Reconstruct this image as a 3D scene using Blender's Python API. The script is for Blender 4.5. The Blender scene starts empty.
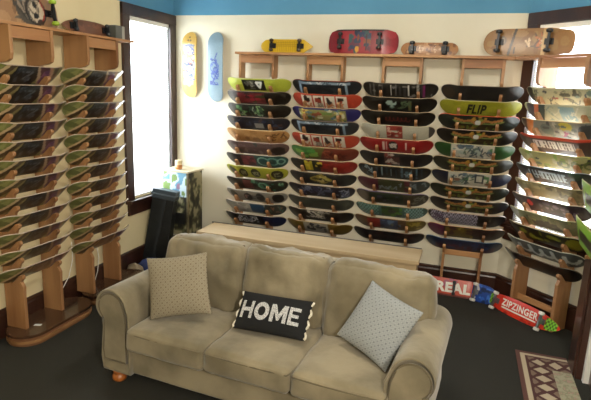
import bpy, bmesh, math, random
import numpy as np
from mathutils import Vector, Matrix, noise
R_ = math.radians
PI = math.pi
sc = bpy.context.scene
COL = sc.collection
random.seed(4)

# ------------------------------------------------------------------ helpers
def hexc(h):
    h = h.lstrip('#')
    v = [int(h[i:i+2], 16)/255 for i in (0, 2, 4)]
    return tuple((c/12.92 if c <= .04045 else ((c+.055)/1.055)**2.4) for c in v)

MATS = {}
def mat(name, col, rough=.6, col2=None, scale=6, stretch=(1, 1, 1), bump=0, bscale=80, metal=0, coat=0, sheen=0, detail=4, lo=.35, hi=.65, space='Object'):
    if name in MATS: return MATS[name]
    m = bpy.data.materials.new(name); m.use_nodes = True
    nt = m.node_tree; n = nt.nodes; b = n['Principled BSDF']
    c = hexc(col) if isinstance(col, str) else col
    b.inputs['Base Color'].default_value = (*c, 1)
    b.inputs['Roughness'].default_value = rough
    b.inputs['Metallic'].default_value = metal
    b.inputs['Coat Weight'].default_value = coat
    b.inputs['Sheen Weight'].default_value = sheen
    tc = n.new('ShaderNodeTexCoord'); mp = n.new('ShaderNodeMapping')
    mp.inputs['Scale'].default_value = stretch
    nt.links.new(tc.outputs[space], mp.inputs['Vector'])
    if col2:
        c2 = hexc(col2) if isinstance(col2, str) else col2
        nz = n.new('ShaderNodeTexNoise'); nz.inputs['Scale'].default_value = scale; nz.inputs['Detail'].default_value = detail
        nt.links.new(mp.outputs[0], nz.inputs['Vector'])
        rp = n.new('ShaderNodeValToRGB'); rp.color_ramp.elements[0].position = lo; rp.color_ramp.elements[1].position = hi
        rp.color_ramp.elements[0].color = (*c, 1); rp.color_ramp.elements[1].color = (*c2, 1)
        nt.links.new(nz.outputs['Fac'], rp.inputs['Fac']); nt.links.new(rp.outputs['Color'], b.inputs['Base Color'])
    if bump:
        nb = n.new('ShaderNodeTexNoise'); nb.inputs['Scale'].default_value = bscale; nb.inputs['Detail'].default_value = 3
        nt.links.new(mp.outputs[0], nb.inputs['Vector'])
        bp = n.new('ShaderNodeBump'); bp.inputs['Strength'].default_value = bump; bp.inputs['Distance'].default_value = .01
        nt.links.new(nb.outputs['Fac'], bp.inputs['Height']); nt.links.new(bp.outputs['Normal'], b.inputs['Normal'])
    MATS[name] = m
    return m

def paint_mat(name, rough=.35, coat=.2, fabric=False):
    m = bpy.data.materials.new(name); m.use_nodes = True
    nt = m.node_tree; n = nt.nodes; b = n['Principled BSDF']
    a = n.new('ShaderNodeAttribute'); a.attribute_name = 'paint'
    tc = n.new('ShaderNodeTexCoord'); nz = n.new('ShaderNodeTexNoise')
    nz.inputs['Scale'].default_value = 60 if not fabric else 220; nz.inputs['Detail'].default_value = 2
    nt.links.new(tc.outputs['Object'], nz.inputs['Vector'])
    mr = n.new('ShaderNodeMapRange'); mr.inputs['To Min'].default_value = .92; mr.inputs['To Max'].default_value = 1.18
    nt.links.new(nz.outputs['Fac'], mr.inputs['Value'])
    mx = n.new('ShaderNodeVectorMath'); mx.operation = 'SCALE'
    nt.links.new(a.outputs['Color'], mx.inputs[0]); nt.links.new(mr.outputs['Result'], mx.inputs['Scale'])
    nt.links.new(mx.outputs[0], b.inputs['Base Color'])
    b.inputs['Roughness'].default_value = rough; b.inputs['Coat Weight'].default_value = coat
    b.inputs['Coat Roughness'].default_value = .3
    if fabric:
        bp = n.new('ShaderNodeBump'); bp.inputs['Strength'].default_value = .5; bp.inputs['Distance'].default_value = .003
        nt.links.new(nz.outputs['Fac'], bp.inputs['Height']); nt.links.new(bp.outputs['Normal'], b.inputs['Normal'])
    return m

def mesh_obj(name, bm, m, parent=None, smooth=False):
    me = bpy.data.meshes.new(name)
    bmesh.ops.recalc_face_normals(bm, faces=bm.faces)
    bm.to_mesh(me); bm.free()
    for mm in (m if isinstance(m, (list, tuple)) else [m]): me.materials.append(mm)
    if smooth: me.shade_smooth()
    o = bpy.data.objects.new(name, me); COL.objects.link(o)
    if parent is not None: o.parent = parent
    return o

def tag(o, label, cat, group=None):
    o['label'] = label; o['category'] = cat
    if group: o['group'] = group
    return o
def struct(o):
    o['kind'] = 'structure'; return o
def thing(name, label, cat, loc=(0, 0, 0), rot=(0, 0, 0), group=None):
    o = bpy.data.objects.new(name, None); COL.objects.link(o)
    o.location = loc; o.rotation_euler = rot; o.empty_display_size = .1
    return tag(o, label, cat, group)
def copy_tree(o, parent=None):
    c = o.copy(); COL.objects.link(c); c.parent = parent
    for ch in list(o.children): copy_tree(ch, c)
    return c

def box(bm, x0, x1, y0, y1, z0, z1, bev=0):
    M = Matrix.Translation(((x0+x1)/2, (y0+y1)/2, (z0+z1)/2)) @ Matrix.Diagonal((abs(x1-x0), abs(y1-y0), abs(z1-z0), 1))
    r = bmesh.ops.create_cube(bm, size=1, matrix=M)
    if bev:
        es = list({e for v in r['verts'] for e in v.link_edges})
        bmesh.ops.bevel(bm, geom=es, offset=bev, segments=2, affect='EDGES', profile=.6)
    return bm
def bx(*a, **k): return box(bmesh.new(), *a, **k)
def prism(bm, pts, a0, a1, axis='x'):
    """outline pts extruded along axis; pts are the two other coordinates in order"""
    def P(p, t):
        return {'x': (t, p[0], p[1]), 'y': (p[0], t, p[1]), 'z': (p[0], p[1], t)}[axis]
    A = [bm.verts.new(P(p, a0)) for p in pts]; B = [bm.verts.new(P(p, a1)) for p in pts]
    bm.faces.new(A); bm.faces.new(B[::-1]); n = len(pts)
    for i in range(n): bm.faces.new((A[i], B[i], B[(i+1) % n], A[(i+1) % n]))
    return bm
def lathe(bm, prof, M, seg=20):
    rings = []
    for r, z in prof:
        rings.append([bm.verts.new(M @ Vector((r*math.cos(2*PI*k/seg), r*math.sin(2*PI*k/seg), z))) for k in range(seg)])
    for a, b in zip(rings, rings[1:]):
        for k in range(seg): bm.faces.new((a[k], a[(k+1) % seg], b[(k+1) % seg], b[k]))
    bm.faces.new(rings[0][::-1]); bm.faces.new(rings[-1])
    return bm
def tube(bm, pts, r, seg=8):
    pts = [Vector(p) for p in pts]; rings = []
    for i, p in enumerate(pts):
        d = (pts[min(i+1, len(pts)-1)]-pts[max(i-1, 0)]).normalized()
        a = d.orthogonal().normalized() if abs(d.z) > .9 else d.cross(Vector((0, 0, 1))).normalized()
        b = d.cross(a)
        rings.append([bm.verts.new(p+(a*math.cos(2*PI*k/seg)+b*math.sin(2*PI*k/seg))*r) for k in range(seg)])
    for a, b in zip(rings, rings[1:]):
        for k in range(seg): bm.faces.new((a[k], a[(k+1) % seg], b[(k+1) % seg], b[k]))
    bm.faces.new(rings[0][::-1]); bm.faces.new(rings[-1])
    return bm

# ------------------------------------------------------------------ materials
WOOD = mat('pine', '#ad8156', .5, '#855a38', 5, (1, 1, .12), bump=.15, bscale=30)
WOOD_H = mat('pine_horizontal', '#b98a5b', .5, '#94643e', 5, (.12, 1, 1), bump=.15, bscale=30)
PEG = WOOD
DARK = mat('dark_stained_wood', '#2c1812', .35, '#40251b', 8, (1, 1, .2), bump=.1, bscale=40, coat=.3)
CREAM_LAMPLIT = mat('cream_wall_lamp_tint', '#dfd0a8', .85, '#dacaa0', 2, bump=.05, bscale=120)  # left wall: the same cream with the lamp's yellow cast put into the colour
CREAM = mat('cream_wall_paint', '#dcd6c2', .85, '#d7d0ba', 2, bump=.05, bscale=120)
BLUE = mat('blue_wall_paint', '#5893b4', .8, '#528dae', 2)
CEIL = mat('ceiling_paint', '#d8d8d2', .9, '#d0d0ca', 2)
CARPET = mat('charcoal_carpet', '#24231d', .95, '#2e2d26', 260, bump=.6, bscale=400, detail=2)
SUEDE = mat('tan_suede', '#685e47', .85, '#91856b', 3.0, bump=.25, bscale=22, sheen=.35, detail=6)
SUEDE_D = mat('tan_suede_piping', '#544a36', .85, '#635840', 8, sheen=.3)
FOOTW = mat('turned_orange_wood', '#a9642c', .3, '#8c4c1f', 10, coat=.4)
WHITE = mat('white_paint', '#e9e7e1', .5, '#e2e0da', 3)
METAL = mat('truck_metal', '#8d8f92', .35, '#77797c', 20, metal=.9)
BLACKM = mat('black_truck_metal', '#17171a', .4, '#202024', 20, metal=.3)
URE = mat('white_urethane', '#dcdad2', .35, '#d2d0c8', 10)
UREB = mat('black_urethane', '#1b1b1d', .4, '#242426', 10)
UREG = mat('green_urethane', '#a8c83c', .35, '#9aba34', 10)
PRINT = paint_mat('deck_print')
SHINY = paint_mat('wrapped_deck_print', .2, .8)
PRINT_M = paint_mat('matte_print', .6, 0)
CLOTH = paint_mat('woven_print', .9, 0, True)

# ------------------------------------------------------------------ camera
Rm = Matrix(((0.9473749, 0.10391138, -0.30279238), (0.31779054, -0.19122067, 0.92867854), (0.03860011, -0.97603129, -0.21417972)))
cam = bpy.data.cameras.new('camera'); cam.sensor_fit = 'HORIZONTAL'; cam.sensor_width = 36; cam.lens = 509.94/591*36
co = bpy.data.objects.new('camera', cam); COL.objects.link(co)
M4 = Matrix.Identity(4)
for i in range(3):
    M4[i][0] = Rm[i][0]; M4[i][1] = -Rm[i][1]; M4[i][2] = -Rm[i][2]
M4[2][3] = 2.15
co.matrix_world = M4
sc.camera = co
cam.clip_start = .05

# ------------------------------------------------------------------ room
XL, YB, ZC, BLUEZ = -3.53, 5.75, 3.55, 2.96
AX, AY = .48, 5.75                       # where the slanted window wall starts
AROT = math.atan2(-410, 428)
Adir = Vector((math.cos(AROT), math.sin(AROT), 0)); Ain = Vector((-Adir.y, Adir.x, 0))  # Ain points into the wall (away from room)
struct(mesh_obj('floor', bx(-3.9, 3.3, -2.2, 6.6, -.1, 0), CARPET))
struct(mesh_obj('ceiling', bx(-3.9, 3.3, -2.2, 6.6, ZC, ZC+.1), CEIL))
def wall2(name, parts):
    """parts: list of (x0,x1,y0,y1,z0,z1); split at the blue band"""
    a = bmesh.new()
    for (x0, x1, y0, y1, z0, z1) in parts:
        if z0 < BLUEZ: box(a, x0, x1, y0, y1, z0, min(z1, BLUEZ))
        if z1 > BLUEZ: box(a, x0, x1, y0, y1, max(z0, BLUEZ), z1)
    bmesh.ops.recalc_face_normals(a, faces=a.faces)
    for f in a.faces: f.material_index = 1 if f.calc_center_median().z > BLUEZ-.001 and min(v.co.z for v in f.verts) >= BLUEZ-.001 else 0
    return struct(mesh_obj(name, a, [CREAM_LAMPLIT if name == 'wall_left' else CREAM, BLUE]))
T = .16
wall2('wall_back', [(XL-T, .62, YB, YB+T, 0, ZC)])
# left wall with its window opening y 4.83..5.62, z .86..2.83
WY0, WY1, WZ0, WZ1 = 4.83, 5.62, .86, 2.84
wall2('wall_left', [(XL-T, XL, -2.2, WY0, 0, ZC), (XL-T, XL, WY1, YB, 0, ZC), (XL-T, XL, WY0, WY1, 0, WZ0), (XL-T, XL, WY0, WY1, WZ1, ZC)])
# slanted wall in its own frame: x along, y into wall
SW0, SW1, SZ0, SZ1 = .135, 1.0, .86, 2.84
w = wall2('wall_slanted', [(0, SW0, 0, T, 0, ZC), (SW1, 1.6, 0, T, 0, ZC), (SW0, SW1, 0, T, 0, SZ0), (SW0, SW1, 0, T, SZ1, ZC)])
w.location = (AX, AY, 0); w.rotation_euler = (0, 0, AROT)
e = Vector((AX, AY, 0))+Adir*1.6
wall2('wall_right', [(1.13, 1.25, 1.9, 4.2, 0, ZC)])
wall2('wall_far_right', [(e.x-.05, 3.2, e.y, e.y+T, 0, ZC), (3.2, 3.3, -2.2, e.y+T, 0, ZC)])
wall2('wall_front', [(-3.7, 3.3, -2.3, -2.2, 0, ZC)])

def base_profile(bm, x0, x1):       # along x, room side is -y
    prism(bm, [(0, 0), (-.022, 0), (-.022, .2), (-.016, .215), (-.03, .222), (-.03, .238), (-.012, .25), (0, .25)], x0, x1, 'x')
bm = bmesh.new(); base_profile(bm, XL, AX+.01); o = struct(mesh_obj('baseboard_back', bm, DARK)); o.location = (0, YB-.001, 0)
bm = bmesh.new(); base_profile(bm, 0, 7.9); o = struct(mesh_obj('baseboard_left', bm, DARK)); o.location = (XL+.001, -2.18, 0); o.rotation_euler = (0, 0, PI/2)
bm = bmesh.new(); base_profile(bm, 0, 1.6); o = struct(mesh_obj('baseboard_slanted', bm, DARK)); o.location = (AX, AY-.001, 0); o.rotation_euler = (0, 0, AROT)

def glass_mat():
    m = bpy.data.materials.new('window_glass'); m.use_nodes = True
    nt = m.node_tree; n = nt.nodes; n.remove(n['Principled BSDF'])
    t = n.new('ShaderNodeBsdfTransparent'); g = n.new('ShaderNodeBsdfGlossy'); g.inputs['Roughness'].default_value = .02
    mx = n.new('ShaderNodeMixShader'); mx.inputs[0].default_value = .06; nt.links.new(t.outputs[0], mx.inputs[1]); nt.links.new(g.outputs[0], mx.inputs[2])
    nt.links.new(mx.outputs[0], n['Material Output'].inputs['Surface'])
    return m
GLASS = glass_mat()
def slat_mat():
    m = bpy.data.materials.new('white_blind_slats'); m.use_nodes = True
    nt = m.node_tree; n = nt.nodes; b = n['Principled BSDF']
    b.inputs['Base Color'].default_value = (.86, .86, .83, 1); b.inputs['Roughness'].default_value = .5
    t = n.new('ShaderNodeBsdfTranslucent'); t.inputs['Color'].default_value = (.9, .9, .87, 1)
    mx = n.new('ShaderNodeMixShader'); mx.inputs[0].default_value = .8
    nt.links.new(b.outputs[0], mx.inputs[1]); nt.links.new(t.outputs[0], mx.inputs[2])
    nt.links.new(mx.outputs[0], n['Material Output'].inputs['Surface'])
    return m
SLAT = slat_mat()
def window(name, x0, x1, z0, z1, loc, rotz, midz, left_w, right_w, slat_tilt=38, blind_bottom=None):
    root = bpy.data.objects.new(name, None); COL.objects.link(root); root.location = loc; root.rotation_euler = (0, 0, rotz); struct(root)
    a = bmesh.new()           # casing on the room side
    box(a, x0-left_w, x0, -.03, .0, z0-.06, z1+.115, .004); box(a, x1, x1+right_w, -.03, 0, z0-.06, z1+.115, .004)
    box(a, x0-left_w, x1+right_w, -.034, 0, z1, z1+.115, .004)
    box(a, x0-left_w+.02, x1+right_w-.02, -.024, 0, z0-.2, z0-.06, .004)   # apron
    box(a, x0-.012, x0, 0, T, z0, z1); box(a, x1, x1+.012, 0, T, z0, z1); box(a, x0, x1, 0, T, z1-.002, z1+.012)
    mesh_obj('window_casing', a, DARK, root)
    mesh_obj('window_sill', bx(x0-left_w-.01, x1+right_w+.0, -.075, .1, z0-.06, z0-.02, bev=.006), DARK, root)
    s = bmesh.new()
    for (za, zb, y) in ((z0-.02, midz+.02, .07), (midz-.02, z1, .105)):
        box(s, x0, x0+.045, y, y+.035, za, zb); box(s, x1-.045, x1, y, y+.035, za, zb)
        box(s, x0, x1, y, y+.035, za, za+.05); box(s, x0, x1, y, y+.035, zb-.04, zb)
    mesh_obj('window_sash', s, DARK, root)
    g = bx(x0+.04, x1-.04, .085, .09, z0+.02, midz); box(g, x0+.04, x1-.04, .12, .125, midz, z1-.03)
    mesh_obj('window_pane', g, GLASS, root)
    b = bmesh.new()
    zb = blind_bottom or z0+.02
    z = z1-.06; t = R_(slat_tilt); d = .0135
    while z > zb:
        y0 = .008
        vs = [b.verts.new((x, y0+sy*d*math.cos(t), z+sy*d*math.sin(t))) for x, sy in ((x0+.008, -1), (x1-.008, -1), (x1-.008, 1), (x0+.008, 1))]
        b.faces.new(vs); z -= .0235
    bl = mesh_obj('window_blind', b, SLAT, root)
    box_b = bx(x0+.004, x1-.004, -.008, .026, z1-.05, z1-.004, bev=.003)
    mesh_obj('blind_headrail', box_b, WHITE, root)
    mesh_obj('blind_bottom_rail', bx(x0+.006, x1-.006, -.004, .02, zb-.02, zb-.003, bev=.002), WHITE, root)
    return root
# left window: local x runs along +Y, local y into the wall (-X)
window('window_1', 0, WY1-WY0, WZ0, WZ1, (XL, WY0, 0), PI/2, 1.72, .125, .125)
window('window_2', SW0, SW1, SZ0, SZ1, (AX, AY, 0), AROT, 1.80, .125, .125)

# ------------------------------------------------------------------ decks
SS = lambda a, b, x: np.clip((x-a)/(b-a), 0, 1)
def outline_fn(kind, L, W):
    h = L/2
    def w(x):
        ax = np.abs(x); s0 = h-W*.62
        q = np.clip((ax-s0)/(W*.62), 0, 1)
        base = W/2*np.sqrt(np.clip(1-q**2.1, .012, 1))
        if kind == 'pop': return base
        if kind == 'pin':      # long pointed-oval
            return W/2*np.clip(1-(ax/h)**2.6, .01, 1)**.62
        if kind == 'tail':     # round nose left, squared tail right
            qr = np.clip((x-(h-.06))/.06, 0, 1); rt = W/2*np.interp(x, [0, h-.2, h-.06, h], [1, 1, .86, .8])*np.sqrt(np.clip(1-qr**4*.9, .02, 1))
            ql = np.clip((-x-(h-W*.55))/(W*.55), 0, 1); lt = W/2*np.sqrt(np.clip(1-ql**2.2, .012, 1))
            return np.where(x > 0, rt, lt)
        if kind == 'penny':
            return W/2*np.interp(x, [-h, -h+.01, -h+.05, -h+.12, 0, h-.14, h-.1, h-.02, h], [.12, .45, .85, 1, 1, 1, .95, .25, .08])
        if kind == 'bread':
            return W/2*np.interp(x, [-h, -h+.006, -h+.03, -h+.1, 0, h-.12, h-.035, h-.008, h], [.2, .5, .8, .97, 1, .98, .82, .55, .2])
    return w
def seg(u, v, pts, r):
    """mask near polyline; u is stretched to metres by caller"""
    m = np.zeros(u.shape, bool)
    for (a, b), (c, d) in zip(pts, pts[1:]):
        dx, dy = c-a, d-b; L2 = dx*dx+dy*dy+1e-9
        t = np.clip(((u-a)*dx+(v-b)*dy)/L2, 0, 1)
        m |= ((u-a-t*dx)**2+(v-b-t*dy)**2) < r*r
    return m
def paint(U, V, ops, asp=4.0):
    C = np.zeros(U.shape+(3,)); C[:] = hexc('#222222')
    for op in ops:
        k = op[0]
        if k == 'base': C[:] = hexc(op[1])
        elif k == 'rect':
            _, u0, u1, v0, v1, c = op; C[(U >= u0) & (U <= u1) & (V >= v0) & (V <= v1)] = hexc(c)
        elif k == 'slant':      # slanted band: u0..u1 shifted by s*(V-.5)
            _, u0, u1, s, c = op; X = U-s*(V-.5); C[(X >= u0) & (X <= u1)] = hexc(c)
        elif k == 'ell':
            _, u, v, ru, rv, c = op; C[((U-u)/ru)**2+((V-v)/rv)**2 < 1] = hexc(c)
        elif k == 'ring':
            _, u, v, r, t, c = op; d = np.sqrt(((U-u)*asp)**2+(V-v)**2); C[np.abs(d-r) < t] = hexc(c)
        elif k == 'blobs':
            _, u0, u1, v0, v1, cs, n, sz, seed = op; rr = random.Random(seed)
            for i in range(n):
                a, b = rr.uniform(u0, u1), rr.uniform(v0, v1); s = sz*rr.uniform(.5, 1.4); sk = rr.uniform(.6, 1.6)
                C[(((U-a)*asp/(s*sk))**2+((V-b)/s*sk)**2 < 1) & (U >= u0) & (U <= u1)] = hexc(rr.choice(cs))
        elif k == 'lines':
            _, u0, u1, v0, v1, cs, n, th, seed = op; rr = random.Random(seed)
            for i in range(n):
                a, b = rr.uniform(u0, u1), rr.uniform(v0, v1); pts = [(a*asp, b)]
                for j in range(3):
                    a = min(max(a+rr.uniform(-.06, .06), u0), u1); b = min(max(b+rr.uniform(-.35, .35), v0), v1); pts.append((a*asp, b))
                C[seg(U*asp, V, pts, th)] = hexc(rr.choice(cs))
        elif k == 'poly':
            _, pts, th, c = op; C[seg(U*asp, V, [(p[0]*asp, p[1]) for p in pts], th)] = hexc(c)
        elif k == 'script':     # row of loops like a brush script
            _, u0, u1, v, hgt, n, th, c = op
            pts = []
            for i in range(n*10+1):
                t = i/10; pts.append(((u0+(u1-u0)*t/n+.25*(u1-u0)/n*math.cos(t*2*PI))*asp, v+hgt*math.sin(t*2*PI)*(1 if int(t) % 2 else .7)))
            C[seg(U*asp, V, pts, th)] = hexc(c)
        elif k == 'grid':
            _, u0, u1, v0, v1, nu, nv, c = op
            m = (U > u0) & (U < u1) & (V > v0) & (V < v1)
            cu = np.floor((U-u0)/(u1-u0)*nu); cv = np.floor((V-v0)/(v1-v0)*nv)
            C[m & ((cu+cv) % 2 == 0)] = hexc(c)
        elif k == 'zig':
            _, u0, u1, n, c = op
            ph = ((U-u0)/(u1-u0)*n) % 1; z = np.abs(ph-.5)*.25
            C[(U > u0) & (U < u1) & (((V+z*3)*3) % 1 < .5)] = hexc(c)
        elif k == 'glyph':      # row of illegible block characters
            _, u0, u1, v0, v1, n, c, seed = op; rr = random.Random(seed); wd = (u1-u0)/n
            for i in range(n):
                a = u0+wd*i+wd*.12; b = a+wd*.7; f = []
                f.append([(a, v0), (a, v1)])
                for cand in ([(b, v0), (b, v1)], [(a, v1), (b, v1)], [(a, v0), (b, v0)], [(a, (v0+v1)/2), (b, (v0+v1)/2)]):
                    if rr.random() < .6: f.append(cand)
                for q in f: C[seg(U*asp, V, [(p[0]*asp, p[1]) for p in q], .035)] = hexc(c)
        elif k == 'bars':
            _, u0, u1, n, cs, seed = op; rr = random.Random(seed)
            for i in range(n):
                a = u0+(u1-u0)*i/n; b = a+(u1-u0)/n*rr.uniform(.15, .75); va = rr.uniform(0, .3); vb = rr.uniform(.7, 1)
                C[(U >= a) & (U <= b) & (V >= va) & (V <= vb)] = hexc(rr.choice(cs))
    return C
_grids = {}
def deck_mesh(name, ops, kind='pop', L=.79, W=.21, kick=.062, conc=.006, N=96, Mv=20, edge='#c6a676', top='#a98d64', kicks=(1, 1), thick=.009, flat=.22, m=None):
    key = (kind, L, W, kick, conc, N, Mv, kicks, thick, flat)
    if key not in _grids:
        wf = outline_fn(kind, L, W)
        t = np.linspace(-1, 1, N+1); x = L/2*(t*.93+.07*np.sin(t*PI/2)**3*1.0); x = np.sign(x)*np.minimum(np.abs(x), L/2); x[0], x[-1] = -L/2, L/2
        s = np.linspace(-1, 1, Mv+1)
        X, S = np.meshgrid(x, s, indexing='ij'); Y = S*wf(X)
        k0 = flat*L/.8; q = np.clip((np.abs(X)-k0)/(L/2-k0), 0, 1)
        kk = np.where(X < 0, kicks[0], kicks[1])
        Z = -(kick*q**1.6)*kk - conc*(Y/(W/2))**2*(1-q*.6)
        n1, n2 = N+1, Mv+1
        bot = np.stack([X, Y, Z], -1).reshape(-1, 3); topv = np.stack([X, Y, Z-thick], -1).reshape(-1, 3)
        idx = np.arange(n1*n2).reshape(n1, n2)
        a, b, c, d = idx[:-1, :-1].ravel(), idx[1:, :-1].ravel(), idx[1:, 1:].ravel(), idx[:-1, 1:].ravel()
        f1 = np.stack([a, b, c, d], 1); f2 = np.stack([d, c, b, a], 1)+n1*n2
        ring = np.concatenate([idx[:, 0], idx[-1, 1:], idx[-2::-1, -1], idx[0, -2:0:-1]])
        base = 2*n1*n2; r = len(ring)
        rimv = np.concatenate([bot[ring], topv[ring]])
        i0 = np.arange(r); i1 = (i0+1) % r
        f3 = np.stack([base+i1, base+i0, base+r+i0, base+r+i1], 1)
        V = np.concatenate([bot, topv, rimv]); F = np.concatenate([f1, f2, f3])
        U_ = (bot[:, 0]/L+.5); V_ = (bot[:, 1]/W+.5)
        _grids[key] = (V, F, U_, V_, n1*n2, r, len(f1), len(f3))
    V, F, U_, V_, nb, r, nf, nr = _grids[key]
    me = bpy.data.meshes.new(name)
    me.vertices.add(len(V)); me.vertices.foreach_set('co', V.ravel())
    me.loops.add(F.size); me.loops.foreach_set('vertex_index', F.ravel().astype(np.int32))
    me.polygons.add(len(F)); me.polygons.foreach_set('loop_start', np.arange(0, F.size, 4, dtype=np.int32))
    me.polygons.foreach_set('loop_total', np.full(len(F), 4, np.int32))
    me.update(calc_edges=True)
    me.shade_smooth()
    at = me.color_attributes.new('paint', 'FLOAT_COLOR', 'POINT')
    C = np.ones((len(V), 4)); C[:nb, :3] = paint(U_, V_, ops, L/W)
    C[nb:2*nb, :3] = hexc(top); C[2*nb:, :3] = [c*.72 for c in hexc(edge)]
    at.data.foreach_set('color', C.ravel())
    me.materials.append(m or PRINT)
    me.validate()
    return me

def text_mesh(txt, size_w, size_h, extrude=.0006, shear=0, bold=.02):
    cu = bpy.data.curves.new('lettering', 'FONT'); cu.body = txt; cu.align_x = 'CENTER'; cu.align_y = 'CENTER'; cu.size = 1
    cu.offset = bold; cu.shear = shear; cu.space_character = 1.1
    tmp = bpy.data.objects.new('lettering', cu); COL.objects.link(tmp)
    dg = bpy.context.evaluated_depsgraph_get(); me = bpy.data.meshes.new_from_object(tmp.evaluated_get(dg))
    bpy.data.objects.remove(tmp); bpy.data.curves.remove(cu)
    n = len(me.vertices); co_ = np.empty(n*3); me.vertices.foreach_get('co', co_); co_ = co_.reshape(-1, 3)
    mn, mx = co_.min(0), co_.max(0)
    co_[:, 0] = (co_[:, 0]-(mn[0]+mx[0])/2)/(mx[0]-mn[0])*size_w; co_[:, 1] = (co_[:, 1]-(mn[1]+mx[1])/2)/(mx[1]-mn[1])*size_h; co_[:, 2] = 0
    bm = bmesh.new(); bm.from_mesh(me)
    bm.verts.ensure_lookup_table()
    for v, c in zip(bm.verts, co_): v.co = c
    bpy.data.meshes.remove(me)
    return bm
def lettering(txt, w, h, m, parent, x=0, y=0, z=.0015, surf=None, sub=0, shear=0, bold=.02):
    bm = text_mesh(txt, w, h, shear=shear, bold=bold)
    bmesh.ops.triangulate(bm, faces=bm.faces)
    for _ in range(sub):
        bmesh.ops.subdivide_edges(bm, edges=[e for e in bm.edges if e.calc_length() > .012], cuts=1)
        bmesh.ops.triangulate(bm, faces=bm.faces)
    for v in bm.verts:
        v.co.x += x; v.co.y += y
        v.co.z = (surf(v.co.x, v.co.y) if surf else 0)+z
    return mesh_obj('lettering', bm, m, parent)
INKB = mat('black_ink', '#141414', .5, '#1c1c1c', 30)
INKW = mat('white_ink', '#e8e4da', .5, '#dedace', 30)
INKP = mat('pale_blue_ink', '#9fb8c8', .5, '#8fa8b8', 30)
INKC = mat('pale_script_ink', '#b9c0bd', .5, '#a9b0ad', 30)

# ------------------------------------------------------------------ wall racks
TILT = R_(44); ST, CT = math.sin(TILT), math.cos(TILT)
ROWZ = [2.230-.1448*i for i in range(12)]        # height of the outer edge of each deck
N0 = .088
def post_outline(zb, ztop, lown=.2, bracket=True):
    """profile (n out of wall, z) of a slotted post, bottom to top"""
    P = [(0.002, zb), (lown, zb)]
    z11 = ROWZ[-1]-.21*CT
    P += [(lown, z11-.10), (lown+.004, z11-.02)]
    for i in range(11, -1, -1):
        z0 = ROWZ[i]-.21*CT
        def q(m, d): return (N0+m*CT+d*ST, z0-m*ST+d*CT)
        tip = [q(.048, .085), q(.048, .118), q(.042, .132), q(.030, .139), q(.016, .135), q(.006, .120)]
        P += tip + [q(.004, -.006), q(-.017, -.006)]
        if i: P += [q(-.017, .10)]
        else: P += [q(-.017, .10), (N0+.062, z0+.16)]
    zt = ROWZ[0]+.03
    if not bracket: return P[:-1] + [(N0+.02, z0+.14), (.13, zt+.01), (.13, ztop), (.002, ztop)]
    P += [(.13, zt-.01), (.21, zt+.0), (.25, zt+.022), (.26, zt+.06), (.26, ztop), (.002, ztop)]
    return P
def make_rack(label, px0, px1, zb, ztop, cross_low=None, bracket=True, group='slotted pine wall racks'):
    t = thing('display_rack', label, 'rack', group=group)
    w2 = .0155 if bracket else .014
    for px in (px0, px1):
        mesh_obj('post', prism(bmesh.new(), [(-n, z) for n, z in post_outline(zb, ztop, .2 if bracket else .15, bracket)], px-w2, px+w2, 'x'), WOOD, t)
    cn = .235 if bracket else .108
    mesh_obj('crossbar', bx(px0+w2, px1-w2, -cn-.02, -cn, ztop-.09, ztop-.005, bev=.002), WOOD_H, t)
    if cross_low: mesh_obj('crossbar', bx(px0+w2, px1-w2, -.13, -.11, cross_low-.03, cross_low+.03, bev=.002), WOOD_H, t)
    return t
def place_deck(o, loc, rotz, cx, row, dn=0, tilt=None, up=0):
    """rack frame: x along, y into wall; row = index"""
    tilt = tilt or TILT
    z0 = ROWZ[row]-.21*CT; hw = .105
    cn = N0+hw*ST; cz = z0+hw*CT+up
    y = -cn-dn
    c, s = math.cos(rotz), math.sin(rotz)
    o.location = (loc[0]+cx*c-y*s, loc[1]+cx*s+y*c, cz)
    o.rotation_euler = (PI/2+tilt, 0, rotz)

ORD = ['topmost', 'second from top', 'third from top', 'fourth from top', 'fifth from top', 'sixth from top', 'seventh from top', 'eighth from top', 'ninth from top', 'third from bottom', 'second from bottom', 'bottommost']

B = lambda c: ('base', c)
cards = [B('#a83c28')]+sum([[('rect', .155+.165*i, .155+.165*i+.15, .06, .94, '#cfc6b6'), ('blobs', .185+.165*i, .27+.165*i, .45, .75, ['#30241f', '#8a3a2c', '#3a3230'], 5, .13, 5+i), ('lines', .18+.165*i, .28+.165*i, .1, .4, ['#b87a50', '#8d8375'], 3, .04, 9+i)] for i in range(4)], [])
frame = [B('#1f2328'), ('rect', .12, .86, .78, .93, '#7f94a6'), ('rect', .12, .155, .05, .9, '#7f94a6'), ('rect', .78, .815, .05, .9, '#7f94a6'), ('lines', .15, .8, .8, .92, ['#3d4b58', '#c3ccd2'], 14, .02, 3), ('blobs', .2, .75, .1, .6, ['#17191c', '#2b3036'], 8, .14, 2)]
wing = lambda a: [B(a), ('rect', .2, .8, .08, .42, '#2c2416'), ('blobs', .22, .78, .1, .4, ['#6e5524', '#8d6f33', '#3a2c14', '#5d6a2a'], 26, .09, 7),
                  ('poly', [(.22, .8), (.32, .66), (.42, .7), (.47, .5)], .07, '#9a6a3a'), ('poly', [(.78, .8), (.68, .66), (.58, .7), (.53, .5)], .07, '#9a6a3a'),
                  ('poly', [(.2, .68), (.32, .52), (.43, .5)], .05, '#6e7d45'), ('poly', [(.8, .68), (.68, .52), (.57, .5)], .05, '#6e7d45'),
                  ('blobs', .4, .6, .75, .95, ['#a07a33', '#7d8c3a'], 5, .08, 3), ('ell', .5, .58, .035, .16, '#c9ccc8')]
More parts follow.
